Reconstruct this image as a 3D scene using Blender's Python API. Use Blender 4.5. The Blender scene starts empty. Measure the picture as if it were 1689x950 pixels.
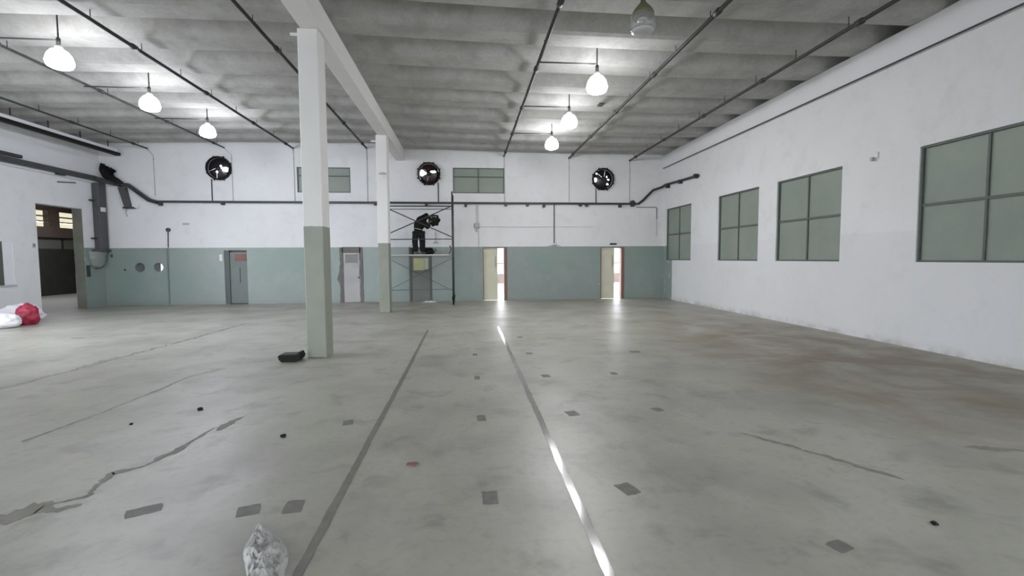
import bpy, bmesh, math, random
from mathutils import Vector, Matrix, noise
random.seed(7)
S = bpy.context.scene
C = S.collection
R = math.radians

# ------------------------------------------------------------------ camera
cam_d = bpy.data.cameras.new('camera')
cam_d.sensor_fit = 'HORIZONTAL'; cam_d.sensor_width = 36.0
cam_d.lens = 791.0 / 1689.0 * 36.0
cam_d.clip_start = 0.05; cam_d.clip_end = 300
cam = bpy.data.objects.new('camera', cam_d); C.objects.link(cam)
YAW, PITCH, ROLL = 0.09436, -0.0617, 0.00613
fw = Vector((math.sin(YAW)*math.cos(PITCH), math.cos(YAW)*math.cos(PITCH), math.sin(PITCH)))
rt = Vector((math.cos(YAW), -math.sin(YAW), 0)); up = rt.cross(fw)
cr, sr = math.cos(ROLL), math.sin(ROLL)
rt2 = rt*cr - up*sr; up2 = rt*sr + up*cr
M3 = Matrix((rt2, up2, -fw)).transposed()
cam.matrix_world = Matrix.Translation((0, 0, 1.65)) @ M3.to_4x4()
S.camera = cam

# ------------------------------------------------------------------ world, exposure
w = bpy.data.worlds.new('overcast_sky'); S.world = w; w.use_nodes = True
bg = w.node_tree.nodes['Background']
bg.inputs[0].default_value = (0.88, 0.93, 1.0, 1); bg.inputs[1].default_value = 4.4
S.view_settings.view_transform = 'Standard'; S.view_settings.look = 'None'
S.view_settings.gamma = 1.0; S.view_settings.use_curve_mapping = False
S.view_settings.exposure = 1.05
LAMP_STRENGTH = 66.0

# ------------------------------------------------------------------ constants of the hall (metres)
D = 18.8          # back wall
XR, XL = 7.95, -13.1
Y0 = -6.0         # wall behind the camera
ROOF = 6.45

# ------------------------------------------------------------------ materials
def new_mat(name):
    m = bpy.data.materials.new(name); m.use_nodes = True
    nt = m.node_tree; b = nt.nodes['Principled BSDF']
    return m, nt, b
def N(nt, t, **kw):
    n = nt.nodes.new(t)
    for k, v in kw.items(): setattr(n, k, v)
    return n
def coords(nt, sc=(1, 1, 1)):
    g = N(nt, 'ShaderNodeNewGeometry')
    m = N(nt, 'ShaderNodeMapping'); m.inputs['Scale'].default_value = sc
    nt.links.new(g.outputs['Position'], m.inputs['Vector'])
    return m.outputs[0]
def noise_node(nt, vec, scale, detail=4, rough=0.55, dist=0.0):
    n = N(nt, 'ShaderNodeTexNoise')
    n.inputs['Scale'].default_value = scale; n.inputs['Detail'].default_value = detail
    n.inputs['Roughness'].default_value = rough; n.inputs['Distortion'].default_value = dist
    nt.links.new(vec, n.inputs['Vector']); return n.outputs['Fac']
def ramp(nt, fac, stops):
    r = N(nt, 'ShaderNodeValToRGB'); e = r.color_ramp.elements
    while len(e) < len(stops): e.new(0.5)
    for el, (p, c) in zip(e, stops):
        el.position = p; el.color = (c, c, c, 1) if isinstance(c, (int, float)) else (*c, 1)
    nt.links.new(fac, r.inputs[0]); return r.outputs[0]
def mix(nt, fac, a, b, mode='MIX'):
    n = N(nt, 'ShaderNodeMix', data_type='RGBA', blend_type=mode)
    for sock, v in ((n.inputs[0], fac), (n.inputs[6], a), (n.inputs[7], b)):
        if isinstance(v, (int, float)): sock.default_value = v
        elif isinstance(v, tuple): sock.default_value = (*v, 1)
        else: nt.links.new(v, sock)
    return n.outputs[2]
def math_n(nt, op, a, b=0.0, c=0.0):
    n = N(nt, 'ShaderNodeMath', operation=op)
    for s, v in zip(n.inputs, (a, b, c)):
        if isinstance(v, (int, float)): s.default_value = v
        else: nt.links.new(v, s)
    return n.outputs[0]
def sep(nt):
    g = N(nt, 'ShaderNodeNewGeometry'); s = N(nt, 'ShaderNodeSeparateXYZ')
    nt.links.new(g.outputs['Position'], s.inputs[0]); return s.outputs
def bump(nt, b, h, strength=0.2, dist=0.02):
    n = N(nt, 'ShaderNodeBump'); n.inputs['Strength'].default_value = strength; n.inputs['Distance'].default_value = dist
    nt.links.new(h, n.inputs['Height']); nt.links.new(n.outputs[0], b.inputs['Normal'])
def simple(name, col, rough=0.6, metal=0.0, var=0.12, scale=6.0, spec=0.5, bmp=0.0):
    m, nt, b = new_mat(name)
    v = coords(nt)
    f = noise_node(nt, v, scale, 5)
    c = mix(nt, f, tuple(x*(1-var) for x in col), tuple(min(1, x*(1+var)) for x in col))
    nt.links.new(c, b.inputs['Base Color'])
    b.inputs['Roughness'].default_value = rough; b.inputs['Metallic'].default_value = metal
    b.inputs['Specular IOR Level'].default_value = spec
    if bmp: bump(nt, b, noise_node(nt, v, scale*8, 4), bmp, 0.01)
    return m
def smooth_mask(nt, val, edge, width):      # 1 below the edge, 0 above
    n = N(nt, 'ShaderNodeMapRange', interpolation_type='SMOOTHSTEP')
    nt.links.new(val, n.inputs[0]); n.inputs[1].default_value = edge - width; n.inputs[2].default_value = edge + width
    n.inputs[3].default_value = 1; n.inputs[4].default_value = 0
    return n.outputs[0]

WHITE = (0.78, 0.78, 0.795); GREEN = (0.26, 0.305, 0.285)
def wall_paint(name, mode):
    """white limewash above a grey-green dado (mode 'back'), or white with a corner of green (right, left)."""
    m, nt, b = new_mat(name)
    v = coords(nt)
    big = noise_node(nt, v, 0.5, 5, 0.6); fine = noise_node(nt, v, 9, 5, 0.6); mid = noise_node(nt, v, 2.2, 6, 0.65)
    white = mix(nt, ramp(nt, big, [(0.3, 0.0), (0.75, 1.0)]), WHITE, (0.72, 0.72, 0.715))
    white = mix(nt, ramp(nt, mid, [(0.52, 0.0), (0.75, 0.45)]), white, (0.61, 0.61, 0.60))
    green = mix(nt, ramp(nt, mid, [(0.35, 0.0), (0.7, 1.0)]), GREEN, (0.30, 0.335, 0.315))
    green = mix(nt, ramp(nt, big, [(0.45, 0.0), (0.62, 0.6)]), green, (0.215, 0.305, 0.265))
    s = sep(nt)
    wob = math_n(nt, 'MULTIPLY_ADD', fine, 0.03, -0.015)
    z = math_n(nt, 'ADD', s[2], wob)
    if mode == 'back':
        mask = smooth_mask(nt, z, 2.11, 0.012)
    else:
        mask = smooth_mask(nt, z, 2.11, 0.012)
        wob2 = math_n(nt, 'MULTIPLY_ADD', mid, 0.3, -0.15)
        yy = math_n(nt, 'ADD', s[1], wob if mode == 'right' else wob2)
        edge = 17.98 if mode == 'right' else 17.86
        ym = math_n(nt, 'SUBTRACT', 1.0, smooth_mask(nt, yy, edge, 0.02))
        mask = math_n(nt, 'MULTIPLY', mask, ym)
        if mode == 'right':     # flaked paint where the dado runs round the corner
            fl = ramp(nt, noise_node(nt, coords(nt, (1, 1, 0.45)), 4.2, 6, 0.7), [(0.56, 0.0), (0.6, 1.0)])
            mask = math_n(nt, 'MULTIPLY', mask, math_n(nt, 'SUBTRACT', 1.0, fl))
            old = smooth_mask(nt, z, 2.11, 0.01)
            white = mix(nt, math_n(nt, 'MULTIPLY', old, 0.35), white, (0.66, 0.67, 0.69))
    chips = ramp(nt, noise_node(nt, v, 3.1, 3, 0.5), [(0.73, 0.0), (0.75, 1.0)])
    low = smooth_mask(nt, z, 0.5, 0.35)
    green = mix(nt, math_n(nt, 'MULTIPLY', chips, low), green, (0.6, 0.6, 0.58))
    # scuffed band of grime just above the floor
    c = mix(nt, mask, white, green)
    dirt = math_n(nt, 'MULTIPLY', smooth_mask(nt, z, 0.10, 0.10), ramp(nt, mid, [(0.4, 0.0), (0.7, 0.6)]))
    c = mix(nt, dirt, c, (0.24, 0.22, 0.19))
    nt.links.new(c, b.inputs['Base Color'])
    rg = math_n(nt, 'MULTIPLY_ADD', mask, -0.42, 0.75)
    nt.links.new(rg, b.inputs['Roughness'])
    bump(nt, b, math_n(nt, 'ADD', fine, mid), 0.18, 0.012)
    return m
M_BACK = wall_paint('painted_back_wall', 'back')
M_RIGHT = wall_paint('painted_right_wall', 'right')
M_LEFT = wall_paint('painted_left_wall', 'left')

def column_paint(name, edge):
    m, nt, b = new_mat(name); v = coords(nt)
    mid = noise_node(nt, v, 2.5, 5); fine = noise_node(nt, v, 14, 4)
    white = mix(nt, mid, (0.80, 0.785, 0.765), (0.74, 0.73, 0.715))
    green = mix(nt, ramp(nt, mid, [(0.35, 0.0), (0.7, 1.0)]), (0.235, 0.262, 0.215), (0.285, 0.295, 0.24))
    s = sep(nt); z = math_n(nt, 'ADD', s[2], math_n(nt, 'MULTIPLY_ADD', fine, 0.02, -0.01))
    mask = smooth_mask(nt, z, edge, 0.008)
    nt.links.new(mix(nt, mask, white, green), b.inputs['Base Color'])
    nt.links.new(math_n(nt, 'MULTIPLY_ADD', mask, -0.25, 0.7), b.inputs['Roughness'])
    bump(nt, b, fine, 0.12, 0.01)
    return m

def floor_mat():
    m, nt, b = new_mat('worn_painted_concrete'); v = coords(nt)
    big = noise_node(nt, v, 0.22, 5, 0.6); mid = noise_node(nt, v, 0.9, 3, 0.5, 0.2); fine = noise_node(nt, v, 14, 3, 0.6)
    streak = noise_node(nt, coords(nt, (1.0, 0.35, 1)), 2.6, 3, 0.55, 0.3)
    c = mix(nt, ramp(nt, big, [(0.35, 0.0), (0.65, 1.0)]), (0.385, 0.378, 0.315), (0.45, 0.443, 0.385))
    c = mix(nt, ramp(nt, mid, [(0.42, 0.0), (0.7, 0.8)]), c, (0.28, 0.27, 0.235))
    c = mix(nt, ramp(nt, streak, [(0.5, 0.0), (0.8, 0.5)]), c, (0.50, 0.47, 0.455))
    c = mix(nt, ramp(nt, fine, [(0.3, 0.22), (0.5, 0.0)]), c, (0.2, 0.2, 0.18))
    c = mix(nt, ramp(nt, noise_node(nt, v, 2.3, 4, 0.6, 0.3), [(0.54, 0.0), (0.7, 0.55)]), c, (0.19, 0.185, 0.16))
    s = sep(nt)
    # brown dirt trodden in along the right-hand wall
    dx = math_n(nt, 'DIVIDE', math_n(nt, 'SUBTRACT', s[0], 6.2), 3.0)
    dy = math_n(nt, 'DIVIDE', math_n(nt, 'SUBTRACT', s[1], 7.0), 7.5)
    d2 = math_n(nt, 'ADD', math_n(nt, 'MULTIPLY', dx, dx), math_n(nt, 'MULTIPLY', dy, dy))
    reg = smooth_mask(nt, d2, 0.6, 0.6)
    st = math_n(nt, 'MULTIPLY', reg, ramp(nt, noise_node(nt, v, 0.8, 4, 0.6, 0.5), [(0.3, 0.1), (0.62, 1.0)]))
    c = mix(nt, st, c, (0.225, 0.182, 0.125))
    # dusty, browner floor in front of the back wall
    far = math_n(nt, 'SUBTRACT', 1.0, smooth_mask(nt, s[1], 13.5, 4.0))
    c = mix(nt, math_n(nt, 'MULTIPLY', far, ramp(nt, mid, [(0.3, 0.25), (0.65, 0.7)])), c, (0.265, 0.245, 0.205))
    nt.links.new(c, b.inputs['Base Color'])
    r = math_n(nt, 'ADD', math_n(nt, 'MULTIPLY_ADD', mid, 0.20, 0.285), math_n(nt, 'MULTIPLY', st, 0.15))
    nt.links.new(r, b.inputs['Roughness'])
    bump(nt, b, math_n(nt, 'MULTIPLY_ADD', fine, 0.35, mid), 0.10, 0.01)
    return m
M_FLOOR = floor_mat()

def ceiling_mat():
    m, nt, b = new_mat('stained_cement_roof'); v = coords(nt)
    big = noise_node(nt, v, 0.35, 6, 0.65, 0.6); mid = noise_node(nt, v, 1.8, 7, 0.7); fine = noise_node(nt, v, 22, 4, 0.7)
    c = mix(nt, ramp(nt, big, [(0.3, 0.0), (0.7, 1.0)]), (0.50, 0.495, 0.475), (0.385, 0.38, 0.36))
    c = mix(nt, ramp(nt, mid, [(0.45, 0.0), (0.7, 0.75)]), c, (0.25, 0.247, 0.23))
    c = mix(nt, ramp(nt, fine, [(0.35, 0.35), (0.6, 0.0)]), c, (0.30, 0.30, 0.29))
    nt.links.new(c, b.inputs['Base Color']); b.inputs['Roughness'].default_value = 0.9
    bump(nt, b, fine, 0.25, 0.01)
    return m
M_CEIL = ceiling_mat()
M_BEAM = simple('whitewashed_beam', (0.75, 0.74, 0.725), 0.75, var=0.06, scale=2.5, bmp=0.1)
M_WHITE = simple('white_plaster', (0.76, 0.76, 0.775), 0.75, var=0.05, scale=2.0, bmp=0.1)
M_DARK = simple('dark_steel_pipe', (0.045, 0.045, 0.045), 0.5, 0.2, var=0.3, scale=9)
M_TRAY = simple('grey_steel_tray', (0.065, 0.065, 0.068), 0.5, 0.3, var=0.25, scale=6)
M_DUCT = simple('grey_zinc_duct', (0.095, 0.095, 0.10), 0.5, 0.3, var=0.2, scale=6)
M_CONDW = simple('painted_conduit', (0.42, 0.42, 0.42), 0.6, var=0.2, scale=9)
M_LGREY = simple('light_grey_plastic', (0.5, 0.5, 0.49), 0.5, var=0.1)
M_PANE = None
def pane_mat(name, a, bcol, rough):
    m, nt, b = new_mat(name); v = coords(nt)
    f = noise_node(nt, v, 1.6, 6, 0.65); g = noise_node(nt, v, 18, 3)
    c = mix(nt, ramp(nt, f, [(0.3, 0.0), (0.7, 1.0)]), a, bcol)
    nt.links.new(c, b.inputs['Base Color']); b.inputs['Roughness'].default_value = rough
    bump(nt, b, g, 0.08, 0.005); return m
M_PANE = pane_mat('green_painted_glass', (0.225, 0.27, 0.23), (0.275, 0.31, 0.265), 0.5)
M_FRAME = simple('dark_green_window_bar', (0.105, 0.125, 0.11), 0.55, var=0.25, scale=10)
M_DOORG = simple('grey_green_door', (0.155, 0.185, 0.175), 0.45, var=0.15, scale=4)
M_DOORL = simple('bare_grey_door', (0.42, 0.41, 0.40), 0.6, var=0.25, scale=1.8)
M_DOORC = simple('cream_door', (0.64, 0.62, 0.49), 0.45, var=0.1, scale=3)
M_CEMENT = simple('raw_cement_patch', (0.16, 0.16, 0.148), 0.9, var=0.25, scale=7, bmp=0.3)
M_BLACK = simple('black_plastic', (0.010, 0.010, 0.009), 0.6, var=0.2, spec=0.2)
M_FANBLK = simple('gloss_black_fan', (0.012, 0.011, 0.012), 0.35, 0.0, var=0.3)
M_FANRED = simple('gloss_maroon_fan', (0.022, 0.008, 0.008), 0.35, 0.0, var=0.3)
M_GLASSD = simple('dark_dusty_glass', (0.10, 0.10, 0.085), 0.25, var=0.3, scale=5)
M_RUST = simple('red_brown_glass', (0.19, 0.07, 0.045), 0.4, var=0.45, scale=7)
M_YEL = simple('yellowed_glass', (0.44, 0.44, 0.22), 0.4, var=0.2, scale=6)
M_REDJ = simple('red_brown_jamb', (0.20, 0.12, 0.10), 0.6, var=0.2, scale=6)
M_STEEL = simple('scaffold_steel', (0.075, 0.078, 0.075), 0.5, 0.5, var=0.3, scale=10)
M_PLANK = simple('scaffold_plank', (0.52, 0.50, 0.46), 0.8, var=0.15, scale=5)
M_CLOTH = simple('black_cloth', (0.012, 0.012, 0.012), 0.9, var=0.3, scale=14, spec=0.2)
M_TROUS = simple('black_trousers', (0.016, 0.017, 0.017), 0.9, var=0.3, scale=14, spec=0.2)
M_SKIN = simple('skin', (0.10, 0.06, 0.045), 0.6, var=0.1)  # darkened: the shadow on hands and face is put into the colour
M_SHIRT = simple('pale_shirt_hem', (0.45, 0.44, 0.42), 0.8, var=0.1)
M_SHOE = simple('grey_shoe', (0.07, 0.07, 0.068), 0.7, var=0.3, scale=20)
M_SACK = simple('white_woven_sack', (0.74, 0.73, 0.75), 0.6, var=0.06, scale=6, bmp=0.2)
M_RED = simple('red_sack', (0.36, 0.022, 0.055), 0.5, var=0.3, scale=6, bmp=0.2)
M_PATCH = simple('dark_cement_fill', (0.175, 0.172, 0.155), 0.6, var=0.35, scale=14, bmp=0.3)
M_JOINT = simple('dull_joint_fill', (0.19, 0.185, 0.165), 0.55, var=0.3, scale=8, bmp=0.2)
M_JGLOSS = simple('glossy_joint_fill', (0.20, 0.198, 0.185), 0.13, var=0.25, scale=7, spec=0.7)
M_CRACK = simple('rough_crack_fill', (0.255, 0.25, 0.215), 0.8, var=0.35, scale=6, bmp=0.3)
M_PLAST = None
M_GROUND = simple('peach_paving', (0.62, 0.50, 0.42), 0.4, var=0.08, scale=1.2)
M_YWHITE = simple('yard_white_wall', (0.78, 0.76, 0.75), 0.7, var=0.04)
M_YBROWN = simple('yard_brown_base', (0.11, 0.09, 0.08), 0.8, var=0.3, scale=3)
M_ROOMB = simple('side_room_brown', (0.20, 0.145, 0.12), 0.8, var=0.15, scale=2)
M_ROOMM = simple('side_room_taupe', (0.20, 0.195, 0.17), 0.8, var=0.15, scale=2)
M_ROOMD = simple('side_room_dark', (0.055, 0.055, 0.045), 0.7, var=0.35, scale=2)
M_YJAMB = simple('worn_cream_jamb', (0.20, 0.205, 0.165), 0.7, var=0.3, scale=2.5)
M_PAPER = simple('white_paper', (0.75, 0.75, 0.75), 0.7, var=0.05)
M_DEBRIS = simple('red_brown_scrap', (0.24, 0.13, 0.10), 0.8, var=0.4, scale=30)

def emit_mat(name, col, strength):
    m, nt, b = new_mat(name)
    b.inputs['Base Color'].default_value = (0.8, 0.8, 0.8, 1)
    f = noise_node(nt, coords(nt), 3, 2)
    nt.links.new(mix(nt, f, col, tuple(min(1, x*1.03) for x in col)), b.inputs['Emission Color'])
    b.inputs['Emission Strength'].default_value = strength
    return m
M_LIT = emit_mat('glowing_refractor', (0.96, 0.96, 0.97), LAMP_STRENGTH)
M_LITC = emit_mat('cool_glowing_refractor', (0.82, 0.86, 1.0), LAMP_STRENGTH*1.25)
M_LITTOP = emit_mat('dimmer_refractor_crown', (0.93, 0.94, 1.0), LAMP_STRENGTH*0.24)
def glass_mat(name, col, rough, alpha):
    m, nt, b = new_mat(name)
    f = noise_node(nt, coords(nt), 20, 3)
    nt.links.new(mix(nt, f, tuple(x*0.9 for x in col), col), b.inputs['Base Color'])
    b.inputs['Roughness'].default_value = rough; b.inputs['Alpha'].default_value = alpha
    b.inputs['Specular IOR Level'].default_value = 0.8
    return m
M_CLEAR = glass_mat('clear_ribbed_refractor', (0.55, 0.55, 0.54), 0.15, 0.32)
M_PLAST = glass_mat('crumpled_clear_film', (0.50, 0.50, 0.475), 0.4, 0.72)
M_OLIVE = simple('olive_lamp_cap', (0.16, 0.17, 0.10), 0.45, var=0.15)
M_RING = simple('milky_lamp_rim', (0.52, 0.52, 0.53), 0.25, var=0.05)
M_SOCKET = simple('bright_lamp_socket', (0.85, 0.85, 0.86), 0.12, 0.9, var=0.03)

def louvre_mat():
    m, nt, b = new_mat('cream_louvre_glass')
    tr = N(nt, 'ShaderNodeBsdfTransparent'); f = noise_node(nt, coords(nt), 6, 2)
    nt.links.new(mix(nt, f, (0.335, 0.315, 0.26), (0.35, 0.33, 0.275)), tr.inputs[0])
    gl = N(nt, 'ShaderNodeBsdfGlossy'); gl.inputs[1].default_value = 0.3
    ms = N(nt, 'ShaderNodeMixShader'); ms.inputs[0].default_value = 0.04
    nt.links.new(tr.outputs[0], ms.inputs[1]); nt.links.new(gl.outputs[0], ms.inputs[2])
    nt.links.new(ms.outputs[0], nt.nodes['Material Output'].inputs[0])
    return m
# ------------------------------------------------------------------ mesh helpers
class MB:
    def __init__(s): s.bm = bmesh.new()
    def box(s, x0, x1, y0, y1, z0, z1, bev=0.0):
        vs = [s.bm.verts.new((x, y, z)) for x in (x0, x1) for y in (y0, y1) for z in (z0, z1)]
        fs = [(0,1,3,2),(4,6,7,5),(0,4,5,1),(2,3,7,6),(0,2,6,4),(1,5,7,3)]
        faces = [s.bm.faces.new([vs[i] for i in f]) for f in fs]
        if bev:
            ed = list({e for f in faces for e in f.edges})
            bmesh.ops.bevel(s.bm, geom=ed, offset=bev, segments=1, affect='EDGES')
        return s
    def tube(s, pts, r, n=8, r2=None, cap=True):
        pts = [Vector(p) for p in pts]; rings = []
        for i, p in enumerate(pts):
            a = pts[max(0, i-1)]; b = pts[min(len(pts)-1, i+1)]
            t = (b-a).normalized()
            ref = Vector((0, 0, 1)) if abs(t.z) < 0.9 else Vector((1, 0, 0))
            u = t.cross(ref).normalized(); v = t.cross(u)
            rr = r if r2 is None else r + (r2-r)*i/(len(pts)-1)
            if 0 < i < len(pts)-1:
                t1 = (p-pts[i-1]).normalized(); cosh = max(0.5, t1.dot(t)); 
            rings.append([s.bm.verts.new(p + (u*math.cos(k*2*math.pi/n) + v*math.sin(k*2*math.pi/n))*rr) for k in range(n)])
        for A, B in zip(rings, rings[1:]):
            for k in range(n): s.bm.faces.new((A[k], A[(k+1) % n], B[(k+1) % n], B[k]))
        if cap: s.bm.faces.new(rings[0]); s.bm.faces.new(rings[-1][::-1])
        return s
    def lathe(s, prof, c, axis='Z', n=20, close=False):
        """prof: (radius, offset) pairs turned about the axis through c."""
        rings = []
        for r, h in prof:
            if r < 1e-5: rings.append([s._pt(c, axis, 0, 0, h)])
            else: rings.append([s._pt(c, axis, r*math.cos(2*math.pi*k/n), r*math.sin(2*math.pi*k/n), h) for k in range(n)])
        pairs = list(zip(rings, rings[1:]))
        if close: pairs.append((rings[-1], rings[0]))
        for A, B in pairs:
            for k in range(n):
                q = (k+1) % n
                if len(A) == 1 and len(B) == 1: continue
                if len(A) == 1: s.bm.faces.new((A[0], B[q], B[k]))
                elif len(B) == 1: s.bm.faces.new((A[k], A[q], B[0]))
                else: s.bm.faces.new((A[k], A[q], B[q], B[k]))
        return s
    def _pt(s, c, axis, a, b, h):
        if axis == 'Z': p = (c[0]+a, c[1]+b, c[2]+h)
        elif axis == 'Y': p = (c[0]+a, c[1]+h, c[2]+b)
        else: p = (c[0]+h, c[1]+a, c[2]+b)
        return s.bm.verts.new(p)
    def prism(s, poly, axis, a, b):
        """poly: 2-D outline extruded along axis from a to b (axis X: outline in y,z; Y: x,z; Z: x,y)."""
        def P(q, h):
            return {'X': (h, q[0], q[1]), 'Y': (q[0], h, q[1]), 'Z': (q[0], q[1], h)}[axis]
        A = [s.bm.verts.new(P(q, a)) for q in poly]; B = [s.bm.verts.new(P(q, b)) for q in poly]
        n = len(poly)
        for k in range(n): s.bm.faces.new((A[k], A[(k+1) % n], B[(k+1) % n], B[k]))
        s.bm.faces.new(A[::-1]); s.bm.faces.new(B)
        return s
    def build(s, name, mat, parent=None, smooth=False):
        org = parent_org(parent)
        bmesh.ops.recalc_face_normals(s.bm, faces=s.bm.faces[:])
        for v in s.bm.verts: v.co -= org
        me = bpy.data.meshes.new(name); s.bm.to_mesh(me); s.bm.free()
        if smooth:
            for p in me.polygons: p.use_smooth = True
        return link(name, me, mat, parent)
def parent_org(p):
    o = Vector((0, 0, 0))
    while p is not None: o += Vector(p.location); p = p.parent
    return o
def link(name, me, mat, parent=None):
    o = bpy.data.objects.new(name, me); C.objects.link(o)
    if mat is not None:
        me.materials.clear(); me.materials.append(mat)
    if parent is not None: o.parent = parent
    return o
def tag(o, label=None, cat=None, group=None, kind=None):
    if label: o['label'] = label
    if cat: o['category'] = cat
    if group: o['group'] = group
    if kind: o['kind'] = kind
    return o
def thing(name, loc, label, cat, group=None):
    o = bpy.data.objects.new(name, None); C.objects.link(o); o.location = loc; o.empty_display_size = 0.1
    return tag(o, label, cat, group)
def struct(o, label, cat=None): return tag(o, label, cat, None, 'structure')
def sroot(name, loc, label, cat):
    o = bpy.data.objects.new(name, None); C.objects.link(o); o.location = loc
    return struct(o, label, cat)
def cut(o, cutters):
    """boolean cut-outs, applied at once."""
    for c in cutters:
        md = o.modifiers.new('b', 'BOOLEAN'); md.object = c; md.operation = 'DIFFERENCE'; md.solver = 'EXACT'
    dg = bpy.context.evaluated_depsgraph_get(); dg.update()
    me = bpy.data.meshes.new_from_object(o.evaluated_get(dg))
    mats = list(o.data.materials); o.modifiers.clear(); o.data = me
    me.materials.clear()
    for m in mats: me.materials.append(m)
    for c in cutters:
        d = c.data; bpy.data.objects.remove(c); bpy.data.meshes.remove(d)
    return o
def skinned(name, verts, edges, mat, parent, sub=2, root=0):
    """verts: (x, y, z, rx, ry) in world space; Skin + Subdivision baked to one mesh."""
    org = parent_org(parent)
    me = bpy.data.meshes.new(name)
    me.from_pydata([Vector(v[:3])-org for v in verts], edges, [])
    o = link(name, me, mat, parent)
    md = o.modifiers.new('skin', 'SKIN'); md.use_smooth_shade = True
    for i, v in enumerate(verts):
        sv = me.skin_vertices[0].data[i]
        sv.radius = (v[3], v[4] if len(v) > 4 else v[3]); sv.use_root = (i == root)
    sd = o.modifiers.new('sub', 'SUBSURF'); sd.levels = sub; sd.render_levels = sub
    dg = bpy.context.evaluated_depsgraph_get(); dg.update()
    m2 = bpy.data.meshes.new_from_object(o.evaluated_get(dg))
    o.modifiers.clear(); o.data = m2; bpy.data.meshes.remove(me); m2.name = name
    m2.materials.clear(); m2.materials.append(mat)
    for p in m2.polygons: p.use_smooth = True
    return o

# ------------------------------------------------------------------ outside: yard behind the doors, ground
struct(MB().box(-70, 70, -50, 90, -0.40, -0.14).build('ground', simple('outside_concrete', (0.42, 0.42, 0.41), 0.8, var=0.1, scale=1)), 'pale concrete ground outside the hall')
struct(MB().box(-8, 20, 19.05, 40, -0.139, -0.03).build('floor_yard', M_GROUND), 'sunlit peach paving of the yard seen through the open doors')
yw = sroot('wall_yard', (6, 32, 0), 'white wall with a brown base across the yard beyond the open doors', None)
MB().box(-6, 18, 32, 32.2, 0.62, 3.1).build('upper_wall', M_YWHITE, yw)
MB().box(-6, 18, 31.95, 32.2, -0.03, 0.62).build('brown_base', M_YBROWN, yw)
MB().box(-6, 18, 31.93, 32.0, 1.28, 1.36).build('rail', M_YBROWN, yw)
MB().box(-6, 18, 31.93, 32.0, 2.33, 2.38).build('rail', M_YBROWN, yw)

# ------------------------------------------------------------------ floor with its joints, cracks and patches
floor = MB().box(-13.4, 8.4, Y0-0.25, D+0.25, -0.25, 0).build('floor', M_FLOOR)
struct(floor, 'worn grey painted concrete floor of the empty hall')
def strip(name, pts, wid, mat, jag=0.0, h=0.002, n=60, taper=False):
    """a ribbon of filler a hair proud of the floor, following pts (x, y)."""
    P = [Vector((x, y)) for x, y in pts]
    L = [0]
    for a, b in zip(P, P[1:]): L.append(L[-1]+(b-a).length)
    m = MB(); rows = []
    for i in range(n+1):
        t = L[-1]*i/n; k = 0
        while k < len(L)-2 and L[k+1] < t: k += 1
        u = (t-L[k])/max(1e-6, L[k+1]-L[k]); p = P[k].lerp(P[k+1], u)
        d = (P[k+1]-P[k]).normalized(); q = Vector((-d.y, d.x))
        e = 1.0 if not taper else max(0.12, math.sin(math.pi*i/n)**0.5)
        nz = lambda q, z: noise.noise((t*4, q, z))+0.7*noise.noise((t*13, q, z+3))+0.5*noise.noise((t*29, q, z+5))
        a = wid/2*e*max(0.06, 1+jag*nz(1.3, P[0].x)); b = wid/2*e*max(0.06, 1+jag*nz(7.7, P[0].y))
        if jag > 0.5: p = p + q*(wid*0.5*noise.noise((t*6, 3.1, P[0].x)))
        rows.append((m.bm.verts.new((p.x+q.x*a, p.y+q.y*a, h)), m.bm.verts.new((p.x-q.x*b, p.y-q.y*b, h))))
    for (a, b), (c2, d2) in zip(rows, rows[1:]): m.bm.faces.new((a, b, d2, c2))
    return m.build(name, mat, floor)
strip('floor_joint', [(-0.90, 1.6), (-0.90, 4.0), (-0.895, 7.0), (-0.91, 11.2)], 0.055, M_JOINT, 0.22, 0.002, 400)['label'] = 'dark dull filled joint running down the floor'
strip('floor_joint', [(0.72, 1.6), (0.735, 4.0), (0.745, 8.0), (0.74, 11.6)], 0.060, M_JGLOSS, 0.22, 0.002, 400)['label'] = 'glossy filled joint shining under the lamps'
strip('floor_crack', [(-6.15, 6.3), (-6.02, 7.0), (-5.92, 8.1), (-5.86, 9.4), (-5.77, 10.9), (-5.74, 12.9)], 0.06, M_CRACK, 1.3, 0.002, 420)
strip('floor_crack', [(-4.08, 4.7), (-3.97, 5.5), (-3.94, 6.2), (-3.94, 7.1), (-3.74, 7.6)], 0.022, M_CRACK, 1.6, 0.002, 300)
strip('floor_crack', [(-3.05, 3.2), (-2.9, 3.43), (-2.68, 3.55), (-2.76, 3.9), (-2.6, 4.05), (-2.52, 4.35), (-2.5, 4.9)], 0.05, M_CRACK, 1.6, 0.002, 320, True)
strip('floor_crack', [(-2.43, 4.8), (-2.36, 5.25)], 0.05, M_CRACK, 1.5, 0.002, 80, True)
strip('floor_crack', [(-3.1, 3.25), (-2.86, 3.38), (-2.62, 3.42)], 0.13, M_CRACK, 1.3, 0.0016, 140, True)
strip('floor_crack', [(-6.0, 8.0), (-5.86, 9.35)], 0.11, M_CRACK, 1.3, 0.0016, 140, True)
strip('floor_crack', [(-8.5, 11.0), (-8.0, 11.15)], 0.12, M_CRACK, 1.0, 0.002, 40, True)
strip('floor_crack', [(4.25, 3.68), (4.7, 3.52)], 0.07, M_CRACK, 1.2, 0.002, 40, True)
strip('floor_crack', [(3.2, 3.15), (2.95, 3.6), (2.55, 4.2)], 0.05, M_CRACK, 1.4, 0.002, 140, True)
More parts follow.
